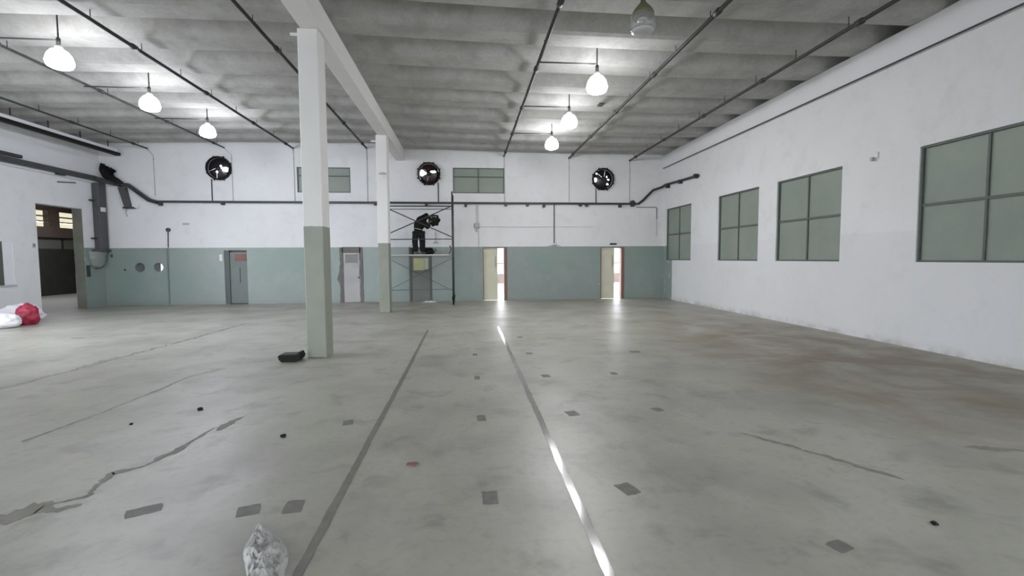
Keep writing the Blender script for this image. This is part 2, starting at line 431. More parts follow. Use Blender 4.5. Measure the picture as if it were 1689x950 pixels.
patches = [(-2.14, 3.29, .20, .12, .5), (-1.17, 3.24, .12, .17, .1), (0.145, 3.22, .105, .18, 0), (1.13, 3.24, .12, .17, .3),
           (0.135, 4.89, .09, .18, 0), (1.10, 4.93, .12, .16, .2), (0.13, 6.58, .075, .18, 0), (1.09, 6.57, .11, .15, .1),
           (1.07, 8.18, .11, .15, 0), (2.93, 8.10, .19, .15, .1), (-1.21, 4.90, .10, .14, .2), (-1.45, 3.22, .14, .14, .3),
           (1.10, 9.9, .12, .14, 0), (0.13, 8.2, .08, .15, 0), (2.08, 6.6, .09, .13, 0), (2.05, 4.95, .10, .12, .4), (2.1, 2.45, .12, .10, .3), (1.05, 2.2, .10, .08, .2)]
for i, (x, y, a, b, rot) in enumerate(patches):
    m = MB(); ring = []
    for k in range(16):
        t = 2*math.pi*k/16; cx_, sy_ = math.cos(t), math.sin(t)
        q = 1/max(abs(cx_), abs(sy_)); q = min(q, 1.36)
        j = 1+0.14*noise.noise((k*0.9, i*3.1, 0))
        px, py = cx_*q*a/2*j, sy_*q*b/2*j
        ring.append((x+px*math.cos(rot)-py*math.sin(rot), y+px*math.sin(rot)+py*math.cos(rot)))
    m.prism(ring, 'Z', -0.002, 0.0025); m.build('floor_patch', M_PATCH, floor)

# ------------------------------------------------------------------ back wall
wb = MB().box(-13.4, 9.2, D, D+0.25, -0.2, ROOF).build('wall_back', M_BACK)
FANS = [(-8.99, 5.01), (-1.385, 4.89), (5.41, 4.75)]
cs = []
for x0, x1, z1 in ((0.64, 1.60, 2.09), (5.34, 6.33, 2.07)): cs.append(MB().box(x0, x1, D-1, D+1, -0.001, z1).build('c', None))
cs.append(MB().box(-8.97, -8.16, D-1, D+0.17, -0.001, 2.01).build('c', None))
cs.append(MB().box(-4.66, -4.06, D-1, D+0.05, -0.001, 1.90).build('c', None))
cs.append(MB().box(-2.20, -1.33, D-1, D+0.06, -0.001, 2.09).build('c', None))
for x, z in FANS: cs.append(MB().lathe([(0, -1), (0.385, -1), (0.385, 1), (0, 1)], (x, D, z), 'Y', 32).build('c', None))
cs.append(MB().box(-6.26, -4.32, D-1, D+0.07, 4.16, 5.10).build('c', None))
cs.append(MB().box(-0.48, 1.51, D-1, D+0.07, 4.17, 5.14).build('c', None))
cs.append(MB().lathe([(0, -1), (0.17, -1), (0.17, 0.2), (0, 0.2)], (-11.91, D, 1.40), 'Y', 24).build('c', None))
cs.append(MB().lathe([(0, -1), (0.165, -1), (0.165, 1), (0, 1)], (-11.27, D, 1.40), 'Y', 24).build('c', None))
cs.append(MB().lathe([(0, -1), (0.06, -1), (0.06, 0.15), (0, 0.15)], (-12.86, D, 1.83), 'Y', 16).build('c', None))
cs.append(MB().lathe([(0, -1), (0.045, -1), (0.045, 0.15), (0, 0.15)], (-12.43, D, 1.31), 'Y', 16).build('c', None))
cut(wb, cs); struct(wb, 'long back wall, white above a grey-green painted dado')
vp = MB().lathe([(0.0, 0), (0.16, 0), (0.16, 0.03), (0, 0.03)], (-11.91, D+0.16, 1.40), 'Y', 24).build('hole_dark_insert', M_CEMENT, wb)  # dark disc added so the round hole looks black inside
MB().box(-11.44, -11.27, D+0.10, D+0.13, 1.2, 1.6).build('hole_dark_insert', M_CEMENT, wb)  # dark board added behind the left half of the second hole

# ------------------------------------------------------------------ right wall (with boarded windows), left wall, wall behind
wr = MB().box(XR, 8.4, Y0, D, -0.2, 5.70).build('wall_right', M_RIGHT)
WR = [(16.44, 18.56), (12.49, 14.60), (9.58, 11.72), (5.66, 7.83)]
cut(wr, [MB().box(XR-1, XR+0.10, a, b, 1.54, 3.56).build('c', None) for a, b in WR] + [MB().box(XR-1, XR+1, -5.6, 0.6, -0.001, 4.3).build('c', None)])  # last cutter: unseen opening added to throw daylight across the hall
struct(wr, 'long white side wall with four green windows on the right')
MB().box(8.39, 9.3, Y0-0.25, D+0.25, 5.55, 5.60).build('eaves_closure', M_CEIL, wr)  # added with the upright board to shut sky light out at the eaves
MB().box(9.2, 9.3, Y0-0.25, D+0.25, 5.60, ROOF).build('eaves_closure', M_CEIL, wr)  # added closure, set well back so the roof pockets stay dark
struct(MB().prism([(XR-0.07, 5.20), (XR+0.02, 5.20), (XR+0.02, 5.72), (XR-0.05, 5.72), (XR-0.07, 5.69)], 'Y', Y0, D).build('trim_1', M_WHITE), 'white cornice band along the top of the right wall')

wl = MB().box(-13.4, XL, Y0, D, -0.2, 5.72).build('wall_left', M_LEFT)
cut(wl, [MB().box(-14, -12, 16.10, 17.86, -0.001, 3.43).build('c', None),
         MB().box(-14, -12, 5.5, 11.5, -0.001, 4.3).build('c', None),  # unseen opening added to bring daylight in from the left
         MB().box(-14, -13.24, 13.9, 15.27, 0.97, 2.22).build('c', None) if False else MB().box(XL-0.08, -12, 13.9, 15.27, 0.97, 2.22).build('c', None)])
struct(wl, 'white wall on the left with a doorway into a dark side room')
MB().box(-13.42, -13.34, Y0, D, 5.70, ROOF).build('eaves_closure', M_CEIL, wl)  # added strip keeping sky light out above the left wall
MB().box(XL-0.02, XL+0.07, 11.9, 16.10, 0, 4.36).build('pier', M_WHITE, wl) if False else None
MB().prism([(XL-0.01, 4.37), (XL+0.10, 4.40), (XL+0.10, 5.18), (XL-0.01, 5.20)], 'Y', 12.0, D).build('lintel_beam', M_WHITE, wl)
MB().box(-13.38, XL+0.012, 17.845, 17.865, 0, 3.43).build('worn_jamb', M_YJAMB, wl)
wre = MB().box(-13.4, 9.2, Y0-0.25, Y0, -0.2, ROOF).build('wall_rear', M_WHITE)
cut(wre, [MB().box(-11.5, -2.5, Y0-1, Y0+1, -0.001, 4.6).build('c', None)])  # wide opening added out of view for daylight from the rear
struct(wre, 'white wall behind the camera with an added daylight opening')

# ------------------------------------------------------------------ roof: one cement channel after another
ceil = MB().box(-13.45, 9.3, Y0-0.25, D+0.25, ROOF, ROOF+0.15).build('ceiling', M_CEIL)  # flat slab added above the channels to block sky light
struct(ceil, 'grey cement channel roof over the hall')
PER = 1.311; RISE = 0.36
def lerp_tab(x, tab):
    for (a, p), (b, q) in zip(tab, tab[1:]):
        if x <= b: return p+(q-p)*(x-a)/(b-a)
    return tab[-1][1]
ZL = [(-13.4, 5.80), (-11.5, 5.86), (-7.5, 5.94), (-2.465, 5.965)]
ZR = [(-2.465, 5.80), (1.7, 5.71), (4.5, 5.69), (8.4, 5.715)]
def ceil_z(x): return lerp_tab(x, ZL if x < -2.465 else ZR)
def channel(xa, xb, za, zb, e):
    pr = [(e-0.955, RISE), (e-0.88, RISE), (e-0.80, RISE*0.86), (e-0.58, RISE*0.10), (e-0.50, 0), (e-0.03, 0), (e, 0.015), (e+0.04, RISE*0.92), (e+0.09, RISE), (min(e+0.362, D-0.002), RISE)]
    out = pr + [(y, z+0.035) for y, z in pr[::-1]]
    m = MB()
    segs = 6; rows = []
    for k in range(segs+1):
        t = k/segs; x = xa+(xb-xa)*t; zz = lerp_tab(min(max(x, -13.39), 8.39), ZL if xb < 0 else ZR)
        rows.append([m.bm.verts.new((x, y, zz+z)) for y, z in out])
    n = len(out)
    for A, B in zip(rows, rows[1:]):
        for k in range(n): m.bm.faces.new((A[k], A[(k+1) % n], B[(k+1) % n], B[k]))
    m.bm.faces.new(rows[0]); m.bm.faces.new(rows[-1][::-1])
    return m.build('roof_channel', M_CEIL, ceil)
e = 18.56
while e > Y0-0.3:
    channel(-13.34, -2.47, 5.80, 5.965, e)
    channel(-2.46, 9.19, 5.80, 5.58, e)
    e -= PER

# ------------------------------------------------------------------ side room seen through the left doorway
struct(MB().box(-20.3, -13.4, 13.2, 31, -0.25, 0.0).build('floor_side_room', simple('side_room_floor', (0.36, 0.34, 0.31), 0.5, var=0.1, scale=2)), 'dusty concrete floor of the dark side room')
wf = sroot('wall_side_room', (-20, 25, 0), 'dark far wall of the side room with high louvred windows', None)
up_ = MB().box(-20.3, -20, 13.2, 31, 2.80, 5.0).build('upper_wall', M_ROOMB, wf)
HW = [(23.0, 25.35), (25.87, 28.2)]
# cutters must live in the same space as the wall part
for a, b in HW:
    pass
def cut_child(o, boxes):
    org = parent_org(o.parent); cc = []
    for bx in boxes:
        m = MB(); m.box(*bx); cc.append(m.build('c', None))
    bpy.context.view_layer.update()
    return cut(o, cc)
cut_child(up_, [(-21, -19, a, b, 3.30, 4.07) for a, b in HW])
MB().box(-20.3, -20, 13.2, 31, 2.25, 2.80).build('middle_band', M_ROOMM, wf)
MB().box(-20.3, -20, 13.2, 31, 0, 2.25).build('lower_wall', M_ROOMD, wf)
MB().box(-20.0, -19.93, 20, 30, 2.74, 2.80).build('rail', M_DARK, wf)
MB().box(-20.0, -19.95, 25.9, 25.96, 2.2, 2.76).build('pipe', M_DARK, wf)
struct(MB().box(-20.3, -13.4, 30.8, 31, 0, 5.0).build('wall_side_room_end', M_ROOMD), 'far end wall of the dark side room')
struct(MB().box(-20.3, -13.4, 13.2, 13.4, 0, 5.0).build('wall_side_room_near', M_ROOMD), 'near end wall of the dark side room')
struct(cut(MB().box(-20.3, -13.4, 13.2, 31, 5.0, 5.15).build('ceiling_side_room', M_ROOMB), [MB().box(-18.0, -16.4, 19, 24, 4, 6).build('c', None)]), 'ceiling of the dark side room')  # skylight hole is unseen, added to brighten the side room
struct(MB().box(-13.4, -13.3, D+0.25, 31, 0, 5.0).build('wall_side_room_inner', M_ROOMM), 'inner wall of the dark side room')
for i, (a, b) in enumerate(HW):
    r_ = sroot('window_%d' % (8+i), (-20.1, a, 3.30), ('left', 'right')[i]+' high louvred window glowing in the side room beyond the doorway', None)
    MB().box(-20.16, -20.04, a, a+0.06, 3.30, 4.07).build('frame', M_ROOMB, r_); MB().box(-20.16, -20.04, b-0.06, b, 3.30, 4.07).build('frame', M_ROOMB, r_)
    if i == 0: MB().box(-20.14, -20.06, 25.12, 25.17, 3.30, 4.07).build('frame', M_ROOMB, r_)
    for z in (3.535, 3.785): MB().box(-20.16, -20.04, a, b, z, z+0.055).build('glazing_bar', M_ROOMB, r_)
    LV = louvre_mat()
    for z in (3.30, 3.585, 3.835): MB().box(-20.10, -20.09, a+0.06, b-0.06, z, z+0.215).build('pane', LV, r_)

# ------------------------------------------------------------------ windows
def quad_window(name, label, plane, u0, u1, z0, z1, zm, um, depth, bars_u=None, mat=M_PANE):
    """window of painted panes in a wall recess; plane 'R' lies in the right wall (u = y), 'B' in the back wall (u = x)."""
    if plane == 'R':
        r_ = sroot(name, (XR+depth, (u0+u1)/2, z0), label, None)
        bx = lambda a, b, c, d, t0, t1: MB().box(XR+depth-t1, XR+depth-t0, a, b, c, d)
    else:
        r_ = sroot(name, ((u0+u1)/2, D+depth, z0), label, None)
        bx = lambda a, b, c, d, t0, t1: MB().box(a, b, D+depth-t1, D+depth-t0, c, d)
    fr = 0.035
    for a, b, c, d in ((u0, u0+fr, z0, z1), (u1-fr, u1, z0, z1)): bx(a, b, c, d, 0, 0.07).build('jamb', M_FRAME, r_)
    for a, b, c, d in ((u0+fr, u1-fr, z0, z0+fr), (u0+fr, u1-fr, z1-fr, z1)): bx(a, b, c, d, 0, 0.07).build('frame_rail', M_FRAME, r_)
    bx(u0+fr, u1-fr, zm-0.022, zm+0.022, 0, 0.055).build('glazing_bar', M_FRAME, r_)
    for c, d, t in ((z0+fr, zm-0.022, 0.05), (zm+0.022, z1-fr, 0.05)): bx(um-0.018, um+0.018, c, d, 0, t).build('glazing_bar', M_FRAME, r_)
    for c, d in ((z0+fr, zm-0.022), (zm+0.022, z1-fr)):
        for a, b in ((u0+fr, um-0.018), (um+0.018, u1-fr)):
            bx(a, b, c, d, 0, 0.02+0.006*random.random()).build('pane', mat, r_)
    return r_
LW = ['green painted window beside the far corner, right wall', 'second green painted window from the corner on the right wall',
      'third green painted window from the corner on the right wall', 'nearest green painted window cut by the right edge of the photo']
for i, (a, b) in enumerate(WR):
    quad_window('window_%d' % (i+1), LW[i], 'R', a, b, 1.54, 3.56, 2.54, (a+b)/2, 0.10)
quad_window('window_5', 'high green window half hidden behind the near column', 'B', -6.26, -4.32, 4.16, 5.10, 4.78, -5.29, 0.07)
quad_window('window_6', 'high green window between the middle and right fans', 'B', -0.48, 1.51, 4.17, 5.14, 4.80, 0.50, 0.07)
# white-framed window in the left pier
r_ = sroot('window_7', (XL-0.08, 14.6, 0.97), 'white framed window in the left wall at the photo edge', None)
MB().box(XL-0.08, XL-0.02, 14.98, 15.27, 0.97, 2.22).build('jamb', M_WHITE, r_)
MB().box(XL-0.08, XL-0.02, 13.9, 14.0, 0.97, 2.22).build('jamb', M_WHITE, r_)
MB().box(XL-0.08, XL+0.03, 13.85, 15.30, 0.92, 0.97).build('sill', M_LGREY, r_)
MB().box(XL-0.08, XL-0.03, 14.0, 14.98, 0.97, 2.22).build('pane', M_GLASSD, r_)

# ------------------------------------------------------------------ doors of the back wall
d = sroot('door_1', (-8.56, D+0.17, 0), 'grey-green door with a red-brown pane, leftmost in the back wall', None)
MB().box(-8.97, -8.16, D+0.15, D+0.17, 0, 2.01).build('jamb_lining', M_FRAME, d)
MB().box(-8.97, -8.80, D+0.02, D+0.15, 0, 2.01).build('jamb', simple('shaded_jamb_grey', (0.09, 0.11, 0.105), 0.5), d)  # shading of the left jamb put into a darker grey
lf = MB().box(-8.80, -8.17, D+0.06, D+0.11, 0.02, 1.95, 0.008).build('leaf', M_DOORG, d)
MB().box(-8.61, -8.20, D+0.045, D+0.065, 1.62, 1.87).build('pane', M_RUST, lf)
MB().box(-8.455, -8.435, D+0.045, D+0.065, 0.80, 1.36).build('pull_bar', M_DARK, lf)
d = sroot('door_2', (-4.36, D, 0), 'pale grey door set in rough dark cement between the columns', None)
random.seed(3)
def jag_band(x0, x1, z0, z1, side):
    poly = []
    n = 14
    for k in range(n+1):
        z = z0+(z1-z0)*k/n; poly.append((x0+random.uniform(-0.03, 0.03) - (0.08 if side == 'L' and k in (6, 7) else 0), z))
    for k in range(n+1):
        z = z1-(z1-z0)*k/n; poly.append((x1+(random.uniform(-0.012, 0.012)), z))
    return MB().prism(poly, 'Y', D-0.012, D+0.01)
jag_band(-4.80, -4.665, 0.0, 2.10, 'L').build('cement_surround', M_CEMENT, d)
jag_band(-4.055, -3.93, 0.0, 2.10, 'R').build('cement_surround', M_CEMENT, d)
MB().box(-4.70, -4.02, D-0.012, D+0.01, 1.905, 2.12).build('cement_surround', M_CEMENT, d)
lf = MB().box(-4.655, -4.065, D-0.002, D+0.035, 0.01, 1.895, 0.006).build('leaf', M_DOORL, d)
MB().box(-4.585, -4.135, D-0.012, D+0.0, 1.52, 1.84).build('pane', M_GLASSD, lf)
MB().box(-4.12, -4.08, D-0.03, D+0.0, 0.93, 0.99).build('handle', M_DARK, lf)
d = sroot('door_3', (-1.77, D+0.06, 0), 'grey-green door with a yellowed pane behind the scaffold', None)
for a, b in ((-2.20, -2.12), (-1.40, -1.33)): MB().box(a, b, D-0.02, D+0.06, 0, 2.09).build('jamb', M_FRAME, d)
MB().box(-2.12, -1.40, D-0.02, D+0.06, 2.02, 2.09).build('head', M_FRAME, d)
lf = MB().box(-2.115, -1.405, D+0.01, D+0.05, 0.03, 2.015, 0.006).build('leaf', simple('dull_door_green', (0.17, 0.185, 0.165), 0.55, var=0.15, scale=3), d)
MB().box(-2.03, -1.62, D-0.003, D+0.015, 1.21, 1.68).build('pane', M_YEL, lf)
MB().box(-1.61, -1.47, D-0.003, D+0.015, 1.25, 1.68).build('pane', simple('pale_pane', (0.42, 0.43, 0.36), 0.35), lf)
def pair_door(name, label, x0, x1, xl, z1, jamb):
    d = sroot(name, ((x0+x1)/2, D+0.12, 0), label, None)
    for a, b in ((x0, x0+0.03), (x1-0.13, x1)): MB().box(a, b, D+0.01, D+0.24, 0, z1).build('jamb', jamb, d)
    MB().box(x0+0.03, x1-0.13, D+0.01, D+0.24, z1-0.03, z1).build('head', jamb, d)
    lf = MB().box(x0+0.035, xl, D+0.10, D+0.145, 0.01, z1-0.035, 0.005).build('leaf', M_DOORC, d)
    a, b = x0+0.12, xl-0.09
    for c, e_, p, q in ((a, b, 1.80, 1.83), (a, b, 1.20, 1.23)): MB().box(c, e_, D+0.085, D+0.11, p, q).build('moulding', M_DOORC, lf)
    for c in (a, b-0.03): MB().box(c, c+0.03, D+0.085, D+0.11, 1.23, 1.80).build('moulding', M_DOORC, lf)
    MB().box(b-0.005, b+0.012, D+0.08, D+0.11, 1.30, 1.75).build('latch_bar', M_TRAY, lf)
    return d
pair_door('door_4', 'cream door standing ajar right of the scaffold, daylight beside it', 0.64, 1.60, 1.225, 2.09, M_REDJ)
pair_door('door_5', 'cream door standing ajar nearest the right corner, daylight beside it', 5.34, 6.46 if False else 6.33, 5.94, 2.07, M_REDJ)

# ------------------------------------------------------------------ columns and beam
tag(MB().box(-2.63, -2.30, Y0+0.01, D-0.002, 5.38, 5.795, 0.012).build('roof_beam', M_BEAM), 'white concrete beam over the columns, running the length of the roof', 'beam')
def column(y, edge, label):
    c = thing('column', (-2.5, y+0.2, 0), label, 'column', 'columns under the beam')
    m = MB().box(-2.675, -2.355, y, y+0.40, 0.001, 5.38, 0.012); m.build('shaft', column_paint('column_paint', edge), c)
    return c
c1 = column(8.25, 2.20, 'near white column with a grey-green base beside the black box')
c2 = column(14.98, 2.14, 'far white column with a grey-green base in front of the scaffold')
MB().box(-2.82, -2.67, 8.36, 8.40, 5.31, 5.345).build('bracket', M_PAPER, c1)
MB().box(-2.84, -2.67, 15.1, 15.14, 5.20, 5.24).build('bracket', M_PAPER, c2)
pl = MB().lathe([(0, -0.02), (0.11, 0.0), (0.12, 0.03), (0.05, 0.06), (0, 0.06)], (-2.49, 14.97, 4.21), 'Z', 16).build('lamp_cup', M_LGREY, c2)
MB().box(-2.53, -2.45, 14.95, 14.985, 4.08, 4.2).build('lamp_stub', M_PAPER, c2)

# ------------------------------------------------------------------ ceiling pipes
pipes = [(-11.44, 5.70), (-8.80, 5.77), (-6.36, 5.78), (-3.70, 5.83), (1.50, 5.60), (4.05, 5.56), (6.50, 5.50)]
PL = ['leftmost long dark pipe under the roof', 'long dark pipe carrying the left row of lamps', 'long dark pipe under the roof right of the left lamp row',
      'long dark pipe under the roof passing behind the near column', 'long dark pipe carrying the right row of lamps',
      'long dark pipe under the roof just right of the right lamp row', 'long dark pipe under the roof nearest the right wall']
for (x, z), lb in zip(pipes, PL):
    p = thing('ceiling_pipe', (x, D, z), lb, 'pipe', 'pipes under the roof')
    r = 0.034 if x not in (-8.80, -11.44) else 0.028
    MB().tube([(x, -5.9, z), (x, D-0.25, z), (x, D-0.01, z)], r, 8).build('tube', M_DARK, p, True)
    yy = 18.3
    k = 0
    while yy > -5:
        zc = ceil_z(x)
        MB().box(x-0.005, x+0.005, yy-0.006, yy+0.006, z, zc+0.01).build('hanger', M_DARK, p)
        if k % 2 == 0: MB().tube([(x, yy-0.30, z), (x, yy-0.16, z)], r+0.018, 8).build('coupling', M_DARK, p, True)
        yy -= PER; k += 1
# thin wall conduits falling from the pipe ends to the tray
for i, (x, z) in enumerate(pipes):
    if x == -11.44: x_, z1 = -11.25, 4.0
    elif x == -8.80: x_, z1 = -8.55, 3.82
    else: x_, z1 = x+0.01, 3.82
    lbl = ['thin painted conduit dropping down the back wall left of the left fan', 'thin painted conduit dropping right beside the left fan',
           'thin painted conduit dropping just left of the near column', 'thin painted conduit dropping between the two columns',
           'thin painted conduit dropping along the right edge of the middle high window', 'thin painted conduit dropping between the high window and the right fan',
           'thin painted conduit dropping right of the right fan'][i]
    o = MB().tube([(x, D-0.02, z-0.03), (x_, D-0.015, z-0.25), (x_, D-0.015, z1)], 0.010, 6)
    p = thing('wall_conduit', (x_, D-0.015, z1), lbl, 'conduit', 'conduits on the back wall')
    o.build('tube', M_CONDW, p, True)
    MB().tube([(x_, D-0.015, z-0.42), (x_, D-0.015, z-0.36)], 0.018, 6).build('coupling', M_CONDW, p)

# ------------------------------------------------------------------ lamps
def lamp_proto(lit):
    def make(loc, label, arm_x, arm_z):
        x, y, z = loc
        t = thing('pendant_lamp', (x, y, z+0.6), label, 'lamp', 'pendant lamps under the roof')
        zc = ceil_z(x)
        # stem, arm back to the pipe, cap and refractor
        MB().tube([(x, y, z+0.24), (x, y, zc+0.32 if True else zc)], 0.013, 6).build('stem', M_DARK, t, True)
        MB().tube([(x, y, arm_z+0.12), (x, y, arm_z+0.04), (x-0.04*(1 if arm_x < x else -1), y, arm_z), (arm_x, y, arm_z)], 0.014, 6).build('arm', M_DARK, t, True)
        MB().lathe([(0, 0.27), (0.035, 0.27), (0.035, 0.38), (0.022, 0.40), (0, 0.40)], (x, y, z), 'Z', 12).build('gear_box', M_DARK, t, True)
        if lit:
            MB().lathe([(0, 0.275), (0.04, 0.27), (0.065, 0.215), (0.05, 0.20), (0, 0.215)], (x, y, z), 'Z', 20).build('cap', M_LGREY, t, True)
            MB().lathe([(0.0, 0.20), (0.07, 0.19), (0.13, 0.155), (0.18, 0.085), (0.208, 0.0), (0.2085, -0.02)], (x, y, z), 'Z', 20).build('crown', M_LITTOP, t, True)
            MB().lathe([(0.2085, -0.02), (0.207, -0.07), (0.185, -0.12), (0.13, -0.15), (0, -0.165)], (x, y, z), 'Z', 20).build('refractor', M_LIT if x > 0 else M_LITC, t, True)
            MB().lathe([(0.209, -0.02), (0.219, -0.02), (0.221, -0.035), (0.210, -0.035)], (x, y, z), 'Z', 20, True).build('rim', M_LGREY, t, True)
        else:
            MB().lathe([(0.0, 0.30), (0.03, 0.29), (0.06, 0.24), (0.12, 0.175), (0.155, 0.12), (0.17, 0.06), (0.162, 0.06), (0.145, 0.115), (0.11, 0.165), (0.05, 0.22), (0, 0.26)], (x, y, z), 'Z', 24).build('cap', M_OLIVE, t, True)
            MB().lathe([(0.168, 0.06), (0.19, 0.0), (0.195, -0.06), (0.185, -0.11), (0.15, -0.15), (0.146, -0.145), (0.178, -0.105), (0.188, -0.06), (0.183, 0.0), (0.162, 0.06)], (x, y, z), 'Z', 24).build('refractor', M_CLEAR, t, True)
            MB().lathe([(0.155, -0.11), (0.165, -0.15), (0.13, -0.165), (0.0, -0.17), (0.0, -0.16), (0.12, -0.15)], (x, y, z), 'Z', 24).build('rim', M_RING, t, True)
            MB().lathe([(0.04, 0.0), (0.075, 0.0), (0.08, 0.02), (0.07, 0.035), (0.04, 0.03)], (x, y, z), 'Z', 20, True).build('socket', M_SOCKET, t, True)
        return t
    return make
lit, unlit = lamp_proto(True), lamp_proto(False)
unlit((2.64, 7.10, 5.14), 'unlit clear lamp with an olive cap at the top edge', 1.50, 5.60)
lit((2.67, 9.72, 5.13), 'nearest lit lamp of the right row', 1.50, 5.55)
lit((2.68, 12.40, 5.15), 'middle lit lamp of the right row', 1.50, 5.52)
lit((2.70, 15.05, 5.20), 'farthest lit lamp of the right row, above the back wall top', 1.50, 5.52)
lit((-7.40, 9.80, 5.34), 'nearest lit lamp of the left row', -8.80, 5.70)
lit((-7.38, 12.30, 5.33), 'middle lit lamp of the left row', -8.80, 5.70)
lit((-7.38, 14.85, 5.35), 'farthest lit lamp of the left row, nearest the left fan', -8.80, 5.70)
tag(MB().box(3.50, 3.64, 12.50, 12.72, 5.655, 5.69).build('ceiling_plate', M_TRAY), 'small dark plate on the roof beside the middle right lamp', 'plate')

# ------------------------------------------------------------------ exhaust fans
def fan(x, z, gaps, mat, label):
    t = thing('exhaust_fan', (x, D-0.06, z), label, 'fan', 'round fans high on the back wall')
    MB().lathe([(0.375, 0.06), (0.375, -0.09), (0.40, -0.12), (0.425, -0.09), (0.43, 0.0), (0.43, 0.058), (0.40, 0.058)], (x, D-0.06, z), 'Y', 40, True).build('rim', M_BLACK, t, True)
    for k in range(8):
        a = R(22.5+45*k); m = MB()
        cx_, cz = x+0.44*math.cos(a), z+0.44*math.sin(a)
        m.tube([(x+0.40*math.cos(a), D-0.06, z+0.40*math.sin(a)), (x+0.475*math.cos(a), D-0.06, z+0.475*math.sin(a))], 0.032, 6, 0.024)
        m.build('lug', M_BLACK, t)
    nb, per = 6, 14
    for b_ in range(nb):
        m = MB(); grid = []
        nr = 14
        for i in range(per+1):
            a = 2*math.pi*(b_+i/per)/nb + 0.3
            row = []
            for j in range(nr+1):
                rr = 0.07+(0.372-0.07)*j/nr
                yy = D-0.135+0.10*(rr/0.375)**2 - 0.006*(i/per-0.5)
                row.append(m.bm.verts.new((x+rr*math.cos(a), yy, z+rr*math.sin(a))))
            grid.append(row)
        for i in range(per):
            for j in range(nr):
                q = (grid[i][j], grid[i+1][j], grid[i+1][j+1], grid[i][j+1])
                c_ = sum((v.co for v in q), Vector())/4
                u, v_ = (c_.x-x)/0.40, (c_.z-z)/0.40
                if any(((u-gx)/ga)**2+((v_-gz)/gb)**2 < 1 for gx, gz, ga, gb in gaps): continue
                m.bm.faces.new(q)
        bmesh.ops.delete(m.bm, geom=[v for v in m.bm.verts if not v.link_faces], context='VERTS')
        m.build('blade', mat, t, True)
    MB().lathe([(0, -0.17), (0.05, -0.165), (0.085, -0.13), (0.09, -0.06), (0, -0.06)], (x, D-0.0, z), 'Y', 20).build('hub', mat, t, True)
    return t
fan(*FANS[0], [(0.62, -0.12, 0.27, 0.21), (0.25, 0.08, 0.10, 0.18), (-0.10, -0.36, 0.09, 0.08)], M_FANBLK, 'round black exhaust fan on the left of the back wall')
fan(*FANS[1], [(-0.62, 0.05, 0.22, 0.30), (-0.33, 0.02, 0.12, 0.12), (0.42, 0.17, 0.26, 0.11)], M_FANRED, 'round maroon-black exhaust fan above the scaffold')
fan(*FANS[2], [(-0.80, -0.10, 0.14, 0.22), (-0.68, 0.52, 0.10, 0.07), (0.50, -0.08, 0.10, 0.08), (0.42, -0.50, 0.11, 0.09), (0.33, 0.18, 0.05, 0.10)], M_FANBLK, 'round black exhaust fan nearest the right wall')

# ------------------------------------------------------------------ cable trays and wall conduits
def run(name, pts, wid, hgt, mat, label, cat, normal='Y', clips=0):
    t = thing(name, pts[0], label, cat)
    m = MB().tube(pts, max(wid, hgt)/2, 6); m.build('run', mat, t)
    return t
t = thing('cable_tray', (-2.0, D-0.05, 3.80), 'dark cable run along the middle of the back wall', 'cable tray')
MB().tube([(-12.5, D-0.10, 4.40), (-12.10, D-0.10, 4.37), (-11.42, D-0.10, 3.84), (-11.15, D-0.09, 3.76)], 0.075, 6).build('bent_run', M_TRAY, t)
MB().box(-11.2, 6.90, D-0.11, D-0.005, 3.755, 3.825, 0.008).build('straight_run', M_DARK, t)
MB().tube([(6.85, D-0.06, 3.79), (7.05, D-0.06, 3.93), (7.45, D-0.07, 4.33), (7.80, D-0.12, 4.45)], 0.05, 6).build('bent_run', M_DARK, t)
for i, x in enumerate((-11.05, -8.9, -6.0, -5.2, -3.4, -1.5, 0.0, 1.55, 2.4, 3.05, 4.5, 4.75, 6.1, 6.6)):
    MB().box(x-0.05, x+0.05, D-0.13, D-0.005, 3.68 if i % 3 else 3.64, 3.76).build('clip', M_DARK, t)
MB().lathe([(0, -0.05), (0.10, -0.05), (0.13, 0), (0.10, 0.045), (0, 0.045)], (6.62, D-0.07, 3.80), 'Y', 14).build('cable_coil', M_DARK, t)
t = thing('cable_tray', (XR, 17.0, 4.5), 'short dark cable run on the right wall near the corner', 'cable tray')
MB().tube([(7.80, D-0.12, 4.45), (XR-0.06, 18.5, 4.52), (XR-0.06, 17.3, 4.47), (XR-0.06, 15.85, 4.42)], 0.05, 6).build('run', M_DARK, t)
for y in (18.3, 17.2, 16.0): MB().box(XR-0.14, XR-0.005, y-0.06, y+0.06, 4.36, 4.50).build('clip', M_DARK, t)
t = thing('cable_tray', (XL, 15, 4.5), 'grey cable tray along the left wall above the doorway', 'cable tray')
MB().box(XL+0.105, XL+0.24, 11.6, 18.30, 4.455, 4.615, 0.006).build('tray', M_TRAY, t)
MB().box(XL+0.105, XL+0.20, 12.0, 15.55, 4.66, 4.75, 0.006).build('upper_tray', M_DARK, t)
MB().tube([(XL+0.19, 18.25, 4.54), (XL+0.30, D-0.20, 4.48), (-12.52, D-0.12, 4.41)], 0.085, 6).build('corner_run', M_TRAY, t)
MB().box(XL+0.105, XL+0.24, 16.75, 17.0, 4.40, 4.455).build('clip', M_DARK, t)
tag(MB().tube([(XL+0.01, 16.95, 4.20), (XL+0.03, 17.65, 4.28)], 0.018, 6).build('wall_bar', M_TRAY), 'short grey bar on the left wall above the doorway', 'bar')
t = thing('cable_bundle', (-12.8, D-0.1, 4.5), 'thick black cable bundle coming out of the wall in the left corner', 'cables')
